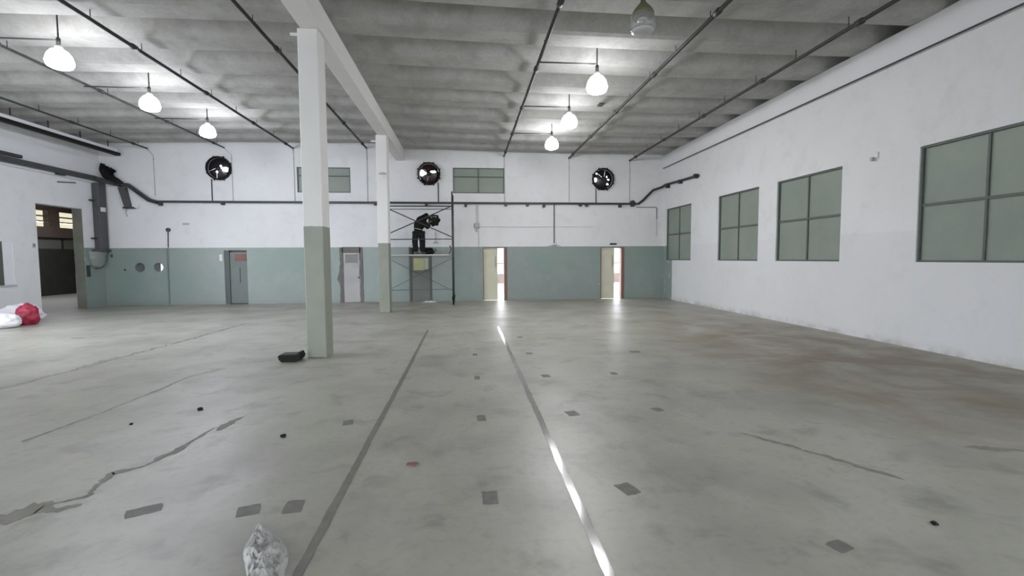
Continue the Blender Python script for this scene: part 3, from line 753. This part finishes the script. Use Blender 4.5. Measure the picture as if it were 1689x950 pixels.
for i in range(10):
    o_ = i*0.05-0.20
    MB().tube([(-12.93+0.045*i, D-0.08-0.04*(i % 3), 5.12+0.03*math.sin(i*2)-0.03*i), (-12.80+o_*0.9, D-0.12, 4.92), (-12.72+o_*0.6, D-0.14-0.02*(i % 2), 4.66), (-12.5+o_*0.3, D-0.12, 4.46+0.01*i), (-12.30+o_*0.3, D-0.10, 4.36)], 0.062, 6).build('cable', M_BLACK, t, True)
t = thing('drop_duct', (-12.25, D-0.05, 3.58), 'dark slanting duct end below the cable bundle on the back wall', 'duct')
MB().prism([(-12.45, 4.30), (-12.19, 4.30), (-12.06, 3.60), (-12.26, 3.58)], 'Y', D-0.12, D-0.004).build('duct', M_DUCT, t)
MB().box(-12.30, -11.92, D-0.14, D-0.004, 3.53, 3.59).build('end_plate', M_DARK, t)
MB().box(-12.00, -11.80, D-0.12, D-0.004, 3.55, 3.66, 0.01).build('white_fitting', M_PAPER, t)
MB().tube([(-12.25, D-0.05, 3.54), (-12.27, D-0.04, 3.35), (-12.22, D-0.03, 3.25)], 0.014, 6).build('loose_wire', M_CONDW, t)
t = thing('wall_duct', (XL+0.12, 18.58, 2.05), 'wide grey duct standing in the left corner by the doorway', 'duct')
MB().box(XL+0.005, XL+0.22, 18.36, 18.74, 2.06, 4.40, 0.01).build('duct', M_DUCT, t)
MB().box(XL+0.22, XL+0.232, 18.43, 18.66, 3.40, 3.55).build('white_tape', M_PAPER, t)
for z in (3.75, 2.42): MB().box(XL+0.005, XL+0.10, 18.20, 18.36, z, z+0.05).build('bracket', M_DARK, t)
MB().box(XL+0.002, XL+0.26, 18.22, 18.78, 1.98, 2.06, 0.01).build('foot_flange', M_DUCT, t)
# crumpled plastic wrapped round the duct end
m = MB(); n = 18; rows = []
for j in range(9):
    v_ = j/8; rad = 0.12+0.27*math.sqrt(max(0, 1-v_**2))+0.02*math.sin(j*2.2)
    rows.append([m.bm.verts.new((XL+0.02+max(0, rad*0.5*math.sin(math.pi*k/(n-1))*(1+0.22*noise.noise((k*0.8, j*0.9, 2))))+0.0,
                                 18.42-rad*math.cos(math.pi*k/(n-1)), 1.985-0.60*v_ + 0.05*noise.noise((k*0.7, j, 5)))) for k in range(n)])
for A, B in zip(rows, rows[1:]):
    for k in range(n-1): m.bm.faces.new((A[k], A[k+1], B[k+1], B[k]))
m.bm.faces.new(rows[-1])
o = m.build('plastic_wrap', simple('grey_plastic_wrap', (0.25, 0.28, 0.26), 0.45, var=0.25, scale=9), None, True)
tag(o, 'crumpled grey plastic wrap hanging under the corner duct', 'plastic wrap')
t = thing('switch_box', (XL, 17.98, 1.1), 'small dark switch box on the green jamb right of the doorway', 'switch')
MB().box(XL+0.001, XL+0.05, 17.93, 18.05, 1.10, 1.50, 0.006).build('case', M_TRAY, t); MB().box(XL+0.05, XL+0.056, 17.95, 18.03, 1.2, 1.28).build('face', M_DARK, t)
t = thing('light_switch', (XL, 15.95, 2.1), 'small grey switch plate left of the side doorway', 'switch')
MB().box(XL+0.001, XL+0.02, 15.90, 16.0, 2.06, 2.20, 0.004).build('plate', M_CONDW, t); MB().box(XL+0.02, XL+0.028, 15.93, 15.97, 2.12, 2.16).build('rocker', M_DARK, t)

# trunking that hangs under the roof along the left wall
t = thing('hung_trunking', (-12.4, 14, 5.42), 'long white trunking with a dark underside hanging along the left wall', 'trunking')
MB().box(-12.43, -12.30, 5.5, 18.55, 5.50, 5.60).build('trough', M_WHITE, t)
MB().box(-12.44, -12.28, 5.5, D-0.12, 5.40, 5.50).build('dark_rail', M_BLACK, t)
for k in range(11): MB().box(-12.38, -12.36, 6.2+1.2*k, 6.23+1.2*k, 5.60, ceil_z(-12.37)+0.01).build('hanger', M_DARK, t)

# vertical leads, boxes and cables on the back wall
def lead(x, z0, z1, r, mat, label):
    return tag(MB().tube([(x, D-0.02, z0), (x, D-0.02, z1)], r, 6).build('wall_lead', mat), label, 'conduit', 'leads on the back wall')
lead(-9.28, 3.825, 4.62, 0.022, M_DARK, 'dark lead from the left fan down to the cable run')
lead(-1.04, 3.825, 4.56, 0.022, M_DARK, 'dark lead from the middle fan down to the cable run')
lead(5.14, 3.825, 4.40, 0.020, M_DARK, 'dark lead from the right fan down to the cable run')
t = thing('drop_lamp', (3.46, D-0.02, 2.19), 'dark drop conduit ending in a small white lamp holder between the open doors', 'lamp holder')
MB().tube([(3.46, D-0.03, 3.75), (3.46, D-0.03, 2.24)], 0.020, 6).build('conduit', M_DARK, t)
MB().lathe([(0, 0.05), (0.05, 0.045), (0.10, 0.0), (0.09, -0.02), (0, -0.02)], (3.46, D-0.11, 2.19), 'Z', 14).build('lamp_holder', M_PAPER, t, True)
MB().box(3.25, 3.70, D-0.05, D-0.002, 2.13, 2.155).build('base_strip', M_LGREY, t)
t = thing('junction_box', (0.44, D, 2.93), 'grey junction box with twin leads left of the first open door', 'junction box')
MB().box(0.33, 0.53, D-0.09, D-0.002, 2.84, 3.03, 0.015).build('box', M_CONDW, t)
for x in (0.40, 0.47): MB().tube([(x, D-0.02, 3.03), (x, D-0.02, 3.745)], 0.010, 6).build('lead', M_CONDW, t)
MB().box(0.38, 0.44, D-0.06, D-0.002, 2.68, 2.84).build('plug', M_CONDW, t)
MB().tube([(0.48, D-0.02, 2.84), (0.50, D-0.02, 1.75)], 0.008, 6).build('lead', M_CONDW, t)
tag(MB().tube([(0.55, D-0.012, 2.885), (1.7, D-0.012, 2.87), (3.3, D-0.012, 2.875), (5.05, D-0.012, 2.88)], 0.009, 6).build('wall_cable', M_CONDW), 'thin cable running level across the wall between the open doors', 'cable')
t = thing('junction_box', (-10.88, D, 2.13), 'small round junction box on a short pipe near the left corner', 'junction box')
MB().lathe([(0, -0.07), (0.07, -0.06), (0.075, 0), (0, 0)], (-10.86, D, 2.77), 'Y', 14).build('box', M_TRAY, t)
MB().tube([(-10.87, D-0.02, 2.70), (-10.89, D-0.02, 2.12)], 0.018, 6).build('pipe', M_TRAY, t)
tag(MB().tube([(-10.93, D-0.02, 2.08), (-10.94, D-0.02, 0.02)], 0.025, 6).build('wall_pipe', M_DOORG), 'green painted pipe rising up the dado right of the round holes', 'pipe')
tag(MB().tube([(6.80, D-0.015, 3.66), (7.62, D-0.015, 3.66), (7.64, D-0.015, 3.62), (7.64, D-0.015, 3.18)], 0.014, 6).build('wall_cable', M_DARK), 'thin dark cable turning down in the right corner of the back wall', 'cable')
tag(MB().tube([(7.64, D-0.012, 3.16), (7.64, D-0.012, 2.5)], 0.009, 6).build('wall_cable', M_CONDW), 'thin pale cable continuing down the right corner to the dado', 'cable')
tag(MB().box(5.72, 6.0, D-0.03, D-0.002, 2.17, 2.23, 0.004).build('door_plate', M_DARK), 'small dark plate above the open door near the right corner', 'plate')
tag(MB().box(-9.13, -9.03, D-0.006, D-0.001, 1.62, 1.86).build('paper_note', M_PAPER), 'white paper note stuck left of the red-paned door', 'note')
tag(MB().box(-10.36, -10.14, D-0.025, D-0.002, 2.95, 3.02, 0.005).build('wall_plate', M_CONDW), 'small grey plate on the white wall left of the red-paned door', 'plate')
t = thing('hook', (-1.17, D, 2.32), 'small grey lamp hook on the wall behind the person', 'hook')
MB().tube([(-1.17, D-0.02, 2.70), (-1.17, D-0.02, 2.30)], 0.012, 6).build('stem', M_CONDW, t)
MB().box(-1.26, -1.08, D-0.05, D-0.002, 2.25, 2.30).build('foot', M_CONDW, t)
tag(MB().tube([(XR-0.085, 18.75, 5.195), (XR-0.085, 12.0, 5.19), (XR-0.085, 4.0, 5.19)], 0.016, 6).build('cornice_cable', M_TRAY), 'thin dark cable under the cornice of the right wall', 'cable')
t = thing('wall_bracket', (XR, 8.73, 3.6), 'small white bracket on the right wall above between the two nearest windows', 'bracket')
MB().box(XR-0.03, XR-0.001, 8.68, 8.78, 3.55, 3.66, 0.006).build('plate', M_PAPER, t); MB().box(XR-0.09, XR-0.03, 8.74, 8.79, 3.50, 3.57).build('peg', M_CONDW, t)

# ------------------------------------------------------------------ scaffold
sc = thing('scaffold', (-1.75, 17.7, 0), 'steel frame scaffold on castors against the back wall behind the far column', 'scaffold')
SX0, SX1, SY0, SY1 = -3.0, -0.48, 17.22, 18.25
for x in (SX0, SX1):
    for y in (SY0, SY1):
        MB().tube([(x, y, 0.20), (x, y, 4.02)], 0.028, 8).build('post', M_STEEL, sc, True)
        cst = MB().lathe([(0, -0.03), (0.06, -0.03), (0.085, -0.015), (0.085, 0.015), (0.06, 0.03), (0, 0.03)], (x, y, 0.0855), 'X', 16).build('castor', M_BLACK, sc, True)
        MB().tube([(x, y, 0.17), (x, y, 0.30)], 0.045, 8).build('castor_fork', M_BLACK, cst)
    for z in (0.48, 1.30, 1.74, 2.32, 3.0, 3.49, 3.95): MB().tube([(x, SY0, z), (x, SY1, z)], 0.020, 6).build('rung', M_STEEL, sc)
def bar(name, a, b, r): MB().tube([a, b], r, 6).build(name, M_STEEL, sc)
for y in (SY0,):
    bar('rail', (SX0, y, 3.50), (SX1, y, 3.50), 0.024); bar('rail', (SX0, y, 3.39), (SX1, y, 3.40), 0.014)
    bar('rail', (SX0, y, 2.34), (SX1, y, 2.35), 0.018)
    bar('brace', (SX0, y-0.03, 3.54), (SX1, y-0.03, 2.41), 0.020); bar('brace', (SX0, y-0.05, 2.40), (SX1, y-0.05, 3.51), 0.020)
y = SY1
M_STEELG = simple('shade_tinted_steel', (0.13, 0.15, 0.135), 0.55, 0.2, var=0.3, scale=10)  # scaffold steel again; shade on the far braces put into a greenish tint
def gbar(name, a, b, r): MB().tube([a, b], r, 6).build(name, M_STEELG, sc)
gbar('rail', (SX0, y, 0.49), (SX1, y, 0.50), 0.012)
gbar('brace', (SX0, y, 1.72), (SX1, y, 0.42), 0.012); gbar('brace', (SX0, y-0.03, 0.45), (SX1, y-0.03, 1.70), 0.012)
for i in range(3):
    y0 = SY0+0.03+i*0.325
    MB().box(SX0+0.03, SX1-0.13, y0, y0+0.305, 1.765, 1.81, 0.006).build('plank', M_PLANK, sc)
MB().tube([(SX1-0.13, SY0+0.05, 1.82), (SX1-0.06, SY0+0.05, 1.97), (SX1-0.10, SY0+0.05, 2.12)], 0.025, 6).build('gate_hook', M_STEEL, sc)
PZ = 1.81

# ------------------------------------------------------------------ person on the scaffold
P = thing('person', (-1.70, 17.62, PZ), 'person in a black hooded top and black trousers bending on the scaffold', 'person')
px, py = -1.70, 17.62
# joints: pelvis, spine, chest, neck, head, arms reaching right, legs
hipL, hipR = (-1.80, 17.56, PZ+0.82), (-1.60, 17.64, PZ+0.82)
def finger_chain(base, d, spread, lens, r):
    pts = [base]
    p = Vector(base)
    for i, l in enumerate(lens):
        dd = (Vector(d)+Vector(spread)*(0.5+0.5*i)).normalized(); p = p+dd*l; pts.append(tuple(p))
    return pts
V = []; E_ = []
def av(p, r, ry=None, par=None):
    V.append((*p, r, ry if ry else r)); i = len(V)-1
    if par is not None: E_.append((par, i))
    return i
pel = av((-1.70, 17.60, PZ+0.86), 0.10, 0.085)
sp1 = av((-1.70, 17.64, PZ+0.99), 0.09, 0.07, pel)
sp2 = av((-1.655, 17.71, PZ+1.12), 0.095, 0.075, sp1)
ch = av((-1.59, 17.78, PZ+1.235), 0.10, 0.075, sp2)
nk = av((-1.51, 17.82, PZ+1.32), 0.05, 0.05, ch)
hb = av((-1.475, 17.82, PZ+1.355), 0.062, 0.058, nk)
hm = av((-1.43, 17.81, PZ+1.385), 0.082, 0.076, hb)
ht = av((-1.375, 17.80, PZ+1.425), 0.068, 0.064, hm)
fc = av((-1.365, 17.795, PZ+1.35), 0.045, 0.042, hm)
nose = av((-1.325, 17.79, PZ+1.345), 0.014, 0.014, fc)
for sx, knee, ank, toe in ((hipL, (-1.83, 17.55, PZ+0.44), (-1.79, 17.56, PZ+0.07), (-1.70, 17.50, PZ+0.035)), (hipR, (-1.575, 17.60, PZ+0.44), (-1.585, 17.64, PZ+0.07), (-1.49, 17.58, PZ+0.035))):
    h = av(sx, 0.082, 0.082, pel); k = av(knee, 0.055, 0.055, h); a = av(ank, 0.038, 0.038, k); av(toe, 0.03, 0.028, a)
hands = []
for sh, el, wr_ in (((-1.60, 17.62, PZ+1.22), (-1.47, 17.50, PZ+1.02), (-1.345, 17.52, PZ+1.13)), ((-1.50, 17.92, PZ+1.20), (-1.40, 17.93, PZ+0.98), (-1.31, 17.80, PZ+1.10))):
    s_ = av(sh, 0.055, 0.055, ch); e_ = av(el, 0.042, 0.042, s_); w_ = av(wr_, 0.028, 0.03, e_)
    pm = tuple(Vector(wr_)+Vector((0.055, 0.01, 0.03))); p_ = av(pm, 0.034, 0.018, w_); hands.append((pm, p_))
for i, (pm, p_) in enumerate(hands):
    sgn = 1 if i == 0 else -1
    for k in range(4):
        o_ = (k-1.5)*0.019
        ln = (0.034, 0.038, 0.036, 0.028)[k]
        b0 = av((pm[0]+0.025, pm[1]-sgn*0.012, pm[2]+o_+0.01), 0.009, 0.009, p_)
        b1 = av((pm[0]+0.025+ln, pm[1]-sgn*0.020, pm[2]+o_+0.014), 0.0085, 0.0085, b0)
        av((pm[0]+0.030+ln*1.6, pm[1]+sgn*0.004, pm[2]+o_+0.014), 0.0075, 0.0075, b1)
    t0 = av((pm[0]+0.005, pm[1]+sgn*0.02, pm[2]+0.035), 0.010, 0.010, p_); av((pm[0]+0.045, pm[1]+sgn*0.035, pm[2]+0.055), 0.0085, 0.0085, t0)
skinned('body', V, E_, M_SKIN, P, 1, pel)
# hooded top
V = []; E_ = []
a0 = av((-1.705, 17.585, PZ+0.80), 0.165, 0.15)
ab = av((-1.705, 17.60, PZ+0.93), 0.175, 0.155, a0)
a1 = av((-1.70, 17.65, PZ+1.05), 0.195, 0.165, ab)
a2 = av((-1.655, 17.72, PZ+1.16), 0.215, 0.175, a1)
a3 = av((-1.595, 17.77, PZ+1.26), 0.185, 0.155, a2)
a4 = av((-1.515, 17.80, PZ+1.345), 0.115, 0.11, a3)
a5 = av((-1.43, 17.80, PZ+1.40), 0.135, 0.125, a4)
a6 = av((-1.35, 17.77, PZ+1.42), 0.12, 0.115, a5)
for sh, el, wr_ in (((-1.60, 17.62, PZ+1.21), (-1.47, 17.50, PZ+1.01), (-1.352, 17.52, PZ+1.12)), ((-1.50, 17.92, PZ+1.19), (-1.40, 17.93, PZ+0.97), (-1.315, 17.805, PZ+1.09))):
    s_ = av(sh, 0.11, 0.105, a3); e_ = av(el, 0.088, 0.085, s_); av(wr_, 0.055, 0.055, e_)
skinned('hooded_top', V, E_, M_CLOTH, P, 2, a0)
# face cloth of the hood: nose, brow and ears stay on the body; eyes and mouth
MB().lathe([(0, -0.012), (0.011, 0), (0, 0.012)], (-1.31, 17.77, PZ+1.375), 'Y', 8).build('eye', M_BLACK, P)
MB().lathe([(0, -0.012), (0.011, 0), (0, 0.012)], (-1.31, 17.83, PZ+1.375), 'Y', 8).build('eye', M_BLACK, P)
V = []; E_ = []
b0 = av((-1.70, 17.59, PZ+0.83), 0.15, 0.14)
for hp, kn, an in ((hipL, (-1.835, 17.55, PZ+0.44), (-1.795, 17.56, PZ+0.11)), (hipR, (-1.57, 17.60, PZ+0.44), (-1.585, 17.64, PZ+0.11))):
    h = av((hp[0], hp[1], hp[2]-0.08), 0.135, 0.13, b0); k = av(kn, 0.115, 0.115, h); k2 = av(((kn[0]+an[0])/2, (kn[1]+an[1])/2, (kn[2]+an[2])/2), 0.108, 0.108, k); av((an[0], an[1], an[2]-0.04), 0.10, 0.10, k2)
skinned('trousers', V, E_, M_TROUS, P, 2, b0)
MB().tube([(-1.86, 17.50, PZ+0.935), (-1.78, 17.435, PZ+0.925), (-1.66, 17.425, PZ+0.90), (-1.56, 17.47, PZ+0.875)], 0.014, 6).build('shirt_hem', M_SHIRT, P, True)
for ank, toe in (((-1.80, 17.56), (-1.66, 17.48)), ((-1.595, 17.64), (-1.455, 17.56))):
    V = []; E_ = []
    q0 = av((ank[0]-0.03, ank[1]+0.015, PZ+0.055), 0.045, 0.05); q1 = av(((ank[0]+toe[0])/2, (ank[1]+toe[1])/2, PZ+0.046), 0.046, 0.042, q0); av((toe[0], toe[1], PZ+0.038), 0.036, 0.034, q1)
    skinned('shoe', V, E_, M_SHOE, P, 2, q0)
# round black fan head held in the hands
t = thing('held_fan_head', (-1.15, 17.70, PZ+1.02), 'dark lobed round object held up by the person on the scaffold', 'fan head')
m = MB(); n = 42; rows = []
for j, (rr, h) in enumerate([(0.05, -0.10), (0.13, -0.09), (0.20, -0.05), (0.215, 0.0), (0.20, 0.05), (0.13, 0.09), (0.05, 0.10)]):
    rows.append([m.bm.verts.new((-1.15+rr*(1+0.09*math.cos(7*2*math.pi*k/n)+0.10*noise.noise((math.cos(2*math.pi*k/n)*2, math.sin(2*math.pi*k/n)*2, 3)))*math.cos(2*math.pi*k/n), 17.68+h,
                                 PZ+1.235+rr*(1+0.09*math.cos(7*2*math.pi*k/n))*math.sin(2*math.pi*k/n))) for k in range(n)])
for A, B in zip(rows, rows[1:]):
    for k in range(n): m.bm.faces.new((A[k], A[(k+1) % n], B[(k+1) % n], B[k]))
m.bm.faces.new(rows[0][::-1]); m.bm.faces.new(rows[-1])
m.build('body', M_BLACK, t, True)
for a in (60, 95, 130): MB().lathe([(0, 0), (0.022, 0.004), (0.022, 0.02), (0, 0.024)], (-1.15+0.13*math.cos(R(a)), 17.57, PZ+1.235+0.13*math.sin(R(a))), 'Y', 8).build('bolt', M_CONDW, t)
MB().lathe([(0, -0.05), (0.06, -0.04), (0.07, 0.02), (0, 0.02)], (-1.15, 17.575, PZ+1.235), 'Y', 14).build('hub', M_BLACK, t)
# tool bag on the planks
t = thing('tool_bag', (-1.33, 17.86, PZ), 'low black tool bag on the scaffold planks beside the shoes', 'bag')
MB().box(-1.62, -1.18, 17.80, 18.02, PZ, PZ+0.20, 0.05).build('body', M_BLACK, t)
MB().box(-1.58, -1.22, 17.84, 17.98, PZ+0.20, PZ+0.235, 0.012).build('flap', M_BLACK, t)
MB().tube([(-1.18, 17.9, PZ+0.06), (-1.09, 17.9, PZ+0.16), (-1.18, 17.9, PZ+0.21)], 0.018, 6).build('handle', M_BLACK, t)
t = thing('paint_tin', (-1.98, 17.9, PZ), 'small dark tin on the scaffold planks left of the person', 'tin')
MB().lathe([(0, 0.0), (0.09, 0.0), (0.09, 0.22), (0.095, 0.225), (0.095, 0.24), (0.085, 0.24), (0.085, 0.225), (0, 0.22)], (-2.0, 17.93, PZ), 'Z', 18).build('can', M_DARK, t, False)
MB().tube([(-2.09, 17.93, PZ+0.2), (-2.06, 17.90, PZ+0.31), (-2.0, 17.89, PZ+0.34), (-1.94, 17.90, PZ+0.31), (-1.91, 17.93, PZ+0.2)], 0.006, 6).build('wire_handle', M_DARK, t)

# ------------------------------------------------------------------ loose things on the floor
def crumple(name, outline_r, c, zmax, seed, mat, label, cat, n=44, rows=16, flat=0.0):
    """a crumpled film lying on the floor: ridged height over an irregular outline."""
    m = MB(); grid = []
    for j in range(rows+1):
        v_ = j/rows
        ring = []
        for k in range(n):
            a = 2*math.pi*k/n
            rx, ry = outline_r(a)
            x, y = c[0]+rx*v_, c[1]+ry*v_
            rid = 1-abs(noise.noise((x*10+seed, y*10, seed)))*2.6
            rid2 = 1-abs(noise.noise((x*30, y*30+seed, 4.0)))*2.6
            h = zmax*max(0.02, (1-v_**2.2)*(0.45+0.55*rid)+0.32*rid2*(1-v_**4))
            ring.append(m.bm.verts.new((x, y, 0.003+max(0.002, h))))
        grid.append(ring)
    for A, B in zip(grid, grid[1:]):
        for k in range(n):
            try: m.bm.faces.new((A[k], A[(k+1) % n], B[(k+1) % n], B[k]))
            except ValueError: pass
    base = [m.bm.verts.new((v.co.x, v.co.y, 0.001)) for v in grid[-1]]
    for k in range(n): m.bm.faces.new((grid[-1][k], grid[-1][(k+1) % n], base[(k+1) % n], base[k]))
    m.bm.faces.new(base)
    bmesh.ops.remove_doubles(m.bm, verts=m.bm.verts[:], dist=1e-5)
    return tag(m.build(name, mat, None, False), label, cat)
def bag_out(a):
    # long axis from the far tip towards the camera
    r = 1+0.16*math.sin(3*a+0.7)+0.10*math.sin(5*a)
    u, v_ = 0.115*math.cos(a)*r*(1-0.35*math.sin(a)), 0.40*math.sin(a)*(1+0.08*math.sin(4*a))
    return (u-0.42*v_, v_)
crumple('plastic_bag', bag_out, (-1.12, 2.64), 0.05, 3.0, M_PLAST, 'crumpled clear plastic bag on the floor at the bottom edge', 'plastic bag', 72, 30)
def rag_out(a): return (0.27*math.cos(a)*(1+0.2*math.sin(3*a)), 0.10*math.sin(a)*(1+0.25*math.sin(4*a+1)))
crumple('rag', rag_out, (-1.42, 18.45), 0.05, 9.0, M_PAPER, 'white rag lying at the foot of the door behind the scaffold', 'rag', 32, 8)

def blob(name, c, rad, mat, label, cat, seed, amp=0.18, frq=2.4, n=28, fold=0.0):
    m = MB(); bmesh.ops.create_icosphere(m.bm, subdivisions=4, radius=1.0)
    for v in m.bm.verts:
        d_ = v.co.copy()
        k = 1+amp*noise.noise(d_*frq+Vector((seed, 0, 0)))+amp*0.45*(1-2*abs(noise.noise(d_*frq*2.5+Vector((0, seed, 0)))))
        p = Vector((d_.x*rad[0]*k, d_.y*rad[1]*k, d_.z*rad[2]*k))
        p.z = max(p.z, -rad[2]*0.78); v.co = p+Vector((c[0], c[1], rad[2]*0.78))
    return tag(m.build(name, mat, None, True), label, cat)
t = blob('white_sack', (-11.72, 12.98), (0.62, 0.27, 0.22), M_SACK, 'stuffed white sack slumped on the floor by the left wall', 'sack', 2.0, 0.16)
blob('white_sack', (-12.15, 14.25), (0.50, 0.35, 0.27), M_SACK, 'second white sack lying behind the front one by the red bag', 'sack', 8.0, 0.2)
blob('red_bag', (-11.42, 13.58), (0.23, 0.20, 0.29), M_RED, 'crumpled red bag leaning against the white sacks', 'bag', 5.0, 0.22)
t = thing('black_box', (-2.85, 8.12, 0), 'low black plastic box on the floor beside the near column', 'box')
MB().prism([(-3.03, 0.045), (-2.98, 0.0), (-2.75, 0.0), (-2.70, 0.045), (-2.70, 0.08), (-3.03, 0.08)], 'Y', 7.95, 8.22).build('base', M_BLACK, t)
MB().prism([(-3.045, 0.08), (-2.69, 0.08), (-2.715, 0.115), (-3.02, 0.115)], 'Y', 7.945, 8.225).build('lid', M_BLACK, t)
MB().box(-2.745, -2.705, 8.05, 8.20, 0.115, 0.145).build('lid_latch', M_BLACK, t)
MB().box(-2.99, -2.77, 7.99, 8.19, 0.115, 0.122).build('lid_panel', simple('dark_grey_lid', (0.05, 0.05, 0.047), 0.6, var=0.3, scale=30), t)  # panel lighter than the rest of the lid
m = MB().prism([(-0.50, 3.80), (-0.43, 3.78), (-0.395, 3.82), (-0.42, 3.845), (-0.49, 3.84)], 'Z', 0.001, 0.012)
tag(m.build('scrap', M_DEBRIS), 'small reddish scrap on the floor right of the dull joint', 'scrap')
for i, (x, y, s_, lb) in enumerate([(-1.72, 4.57, 0.028, 'small dark crumb on the floor in front of the near column'), (-2.95, 5.51, 0.03, 'small dark crumb on the floor left of the near column, by the crack'),
                                   (-3.39, 5.09, 0.018, 'tiny dark crumb on the floor at the left'), (2.85, 2.6, 0.02, 'tiny dark crumb on the floor at the lower right')]):
    m = MB(); bmesh.ops.create_icosphere(m.bm, subdivisions=2, radius=s_)
    for v in m.bm.verts: v.co = v.co*(1+0.4*noise.noise(v.co*60+Vector((i, 0, 0)))); v.co.z = max(v.co.z*0.6, -s_*0.35); v.co += Vector((x, y, s_*0.36))
    tag(m.build('debris_crumb', M_BLACK, None, False), lb, 'debris')
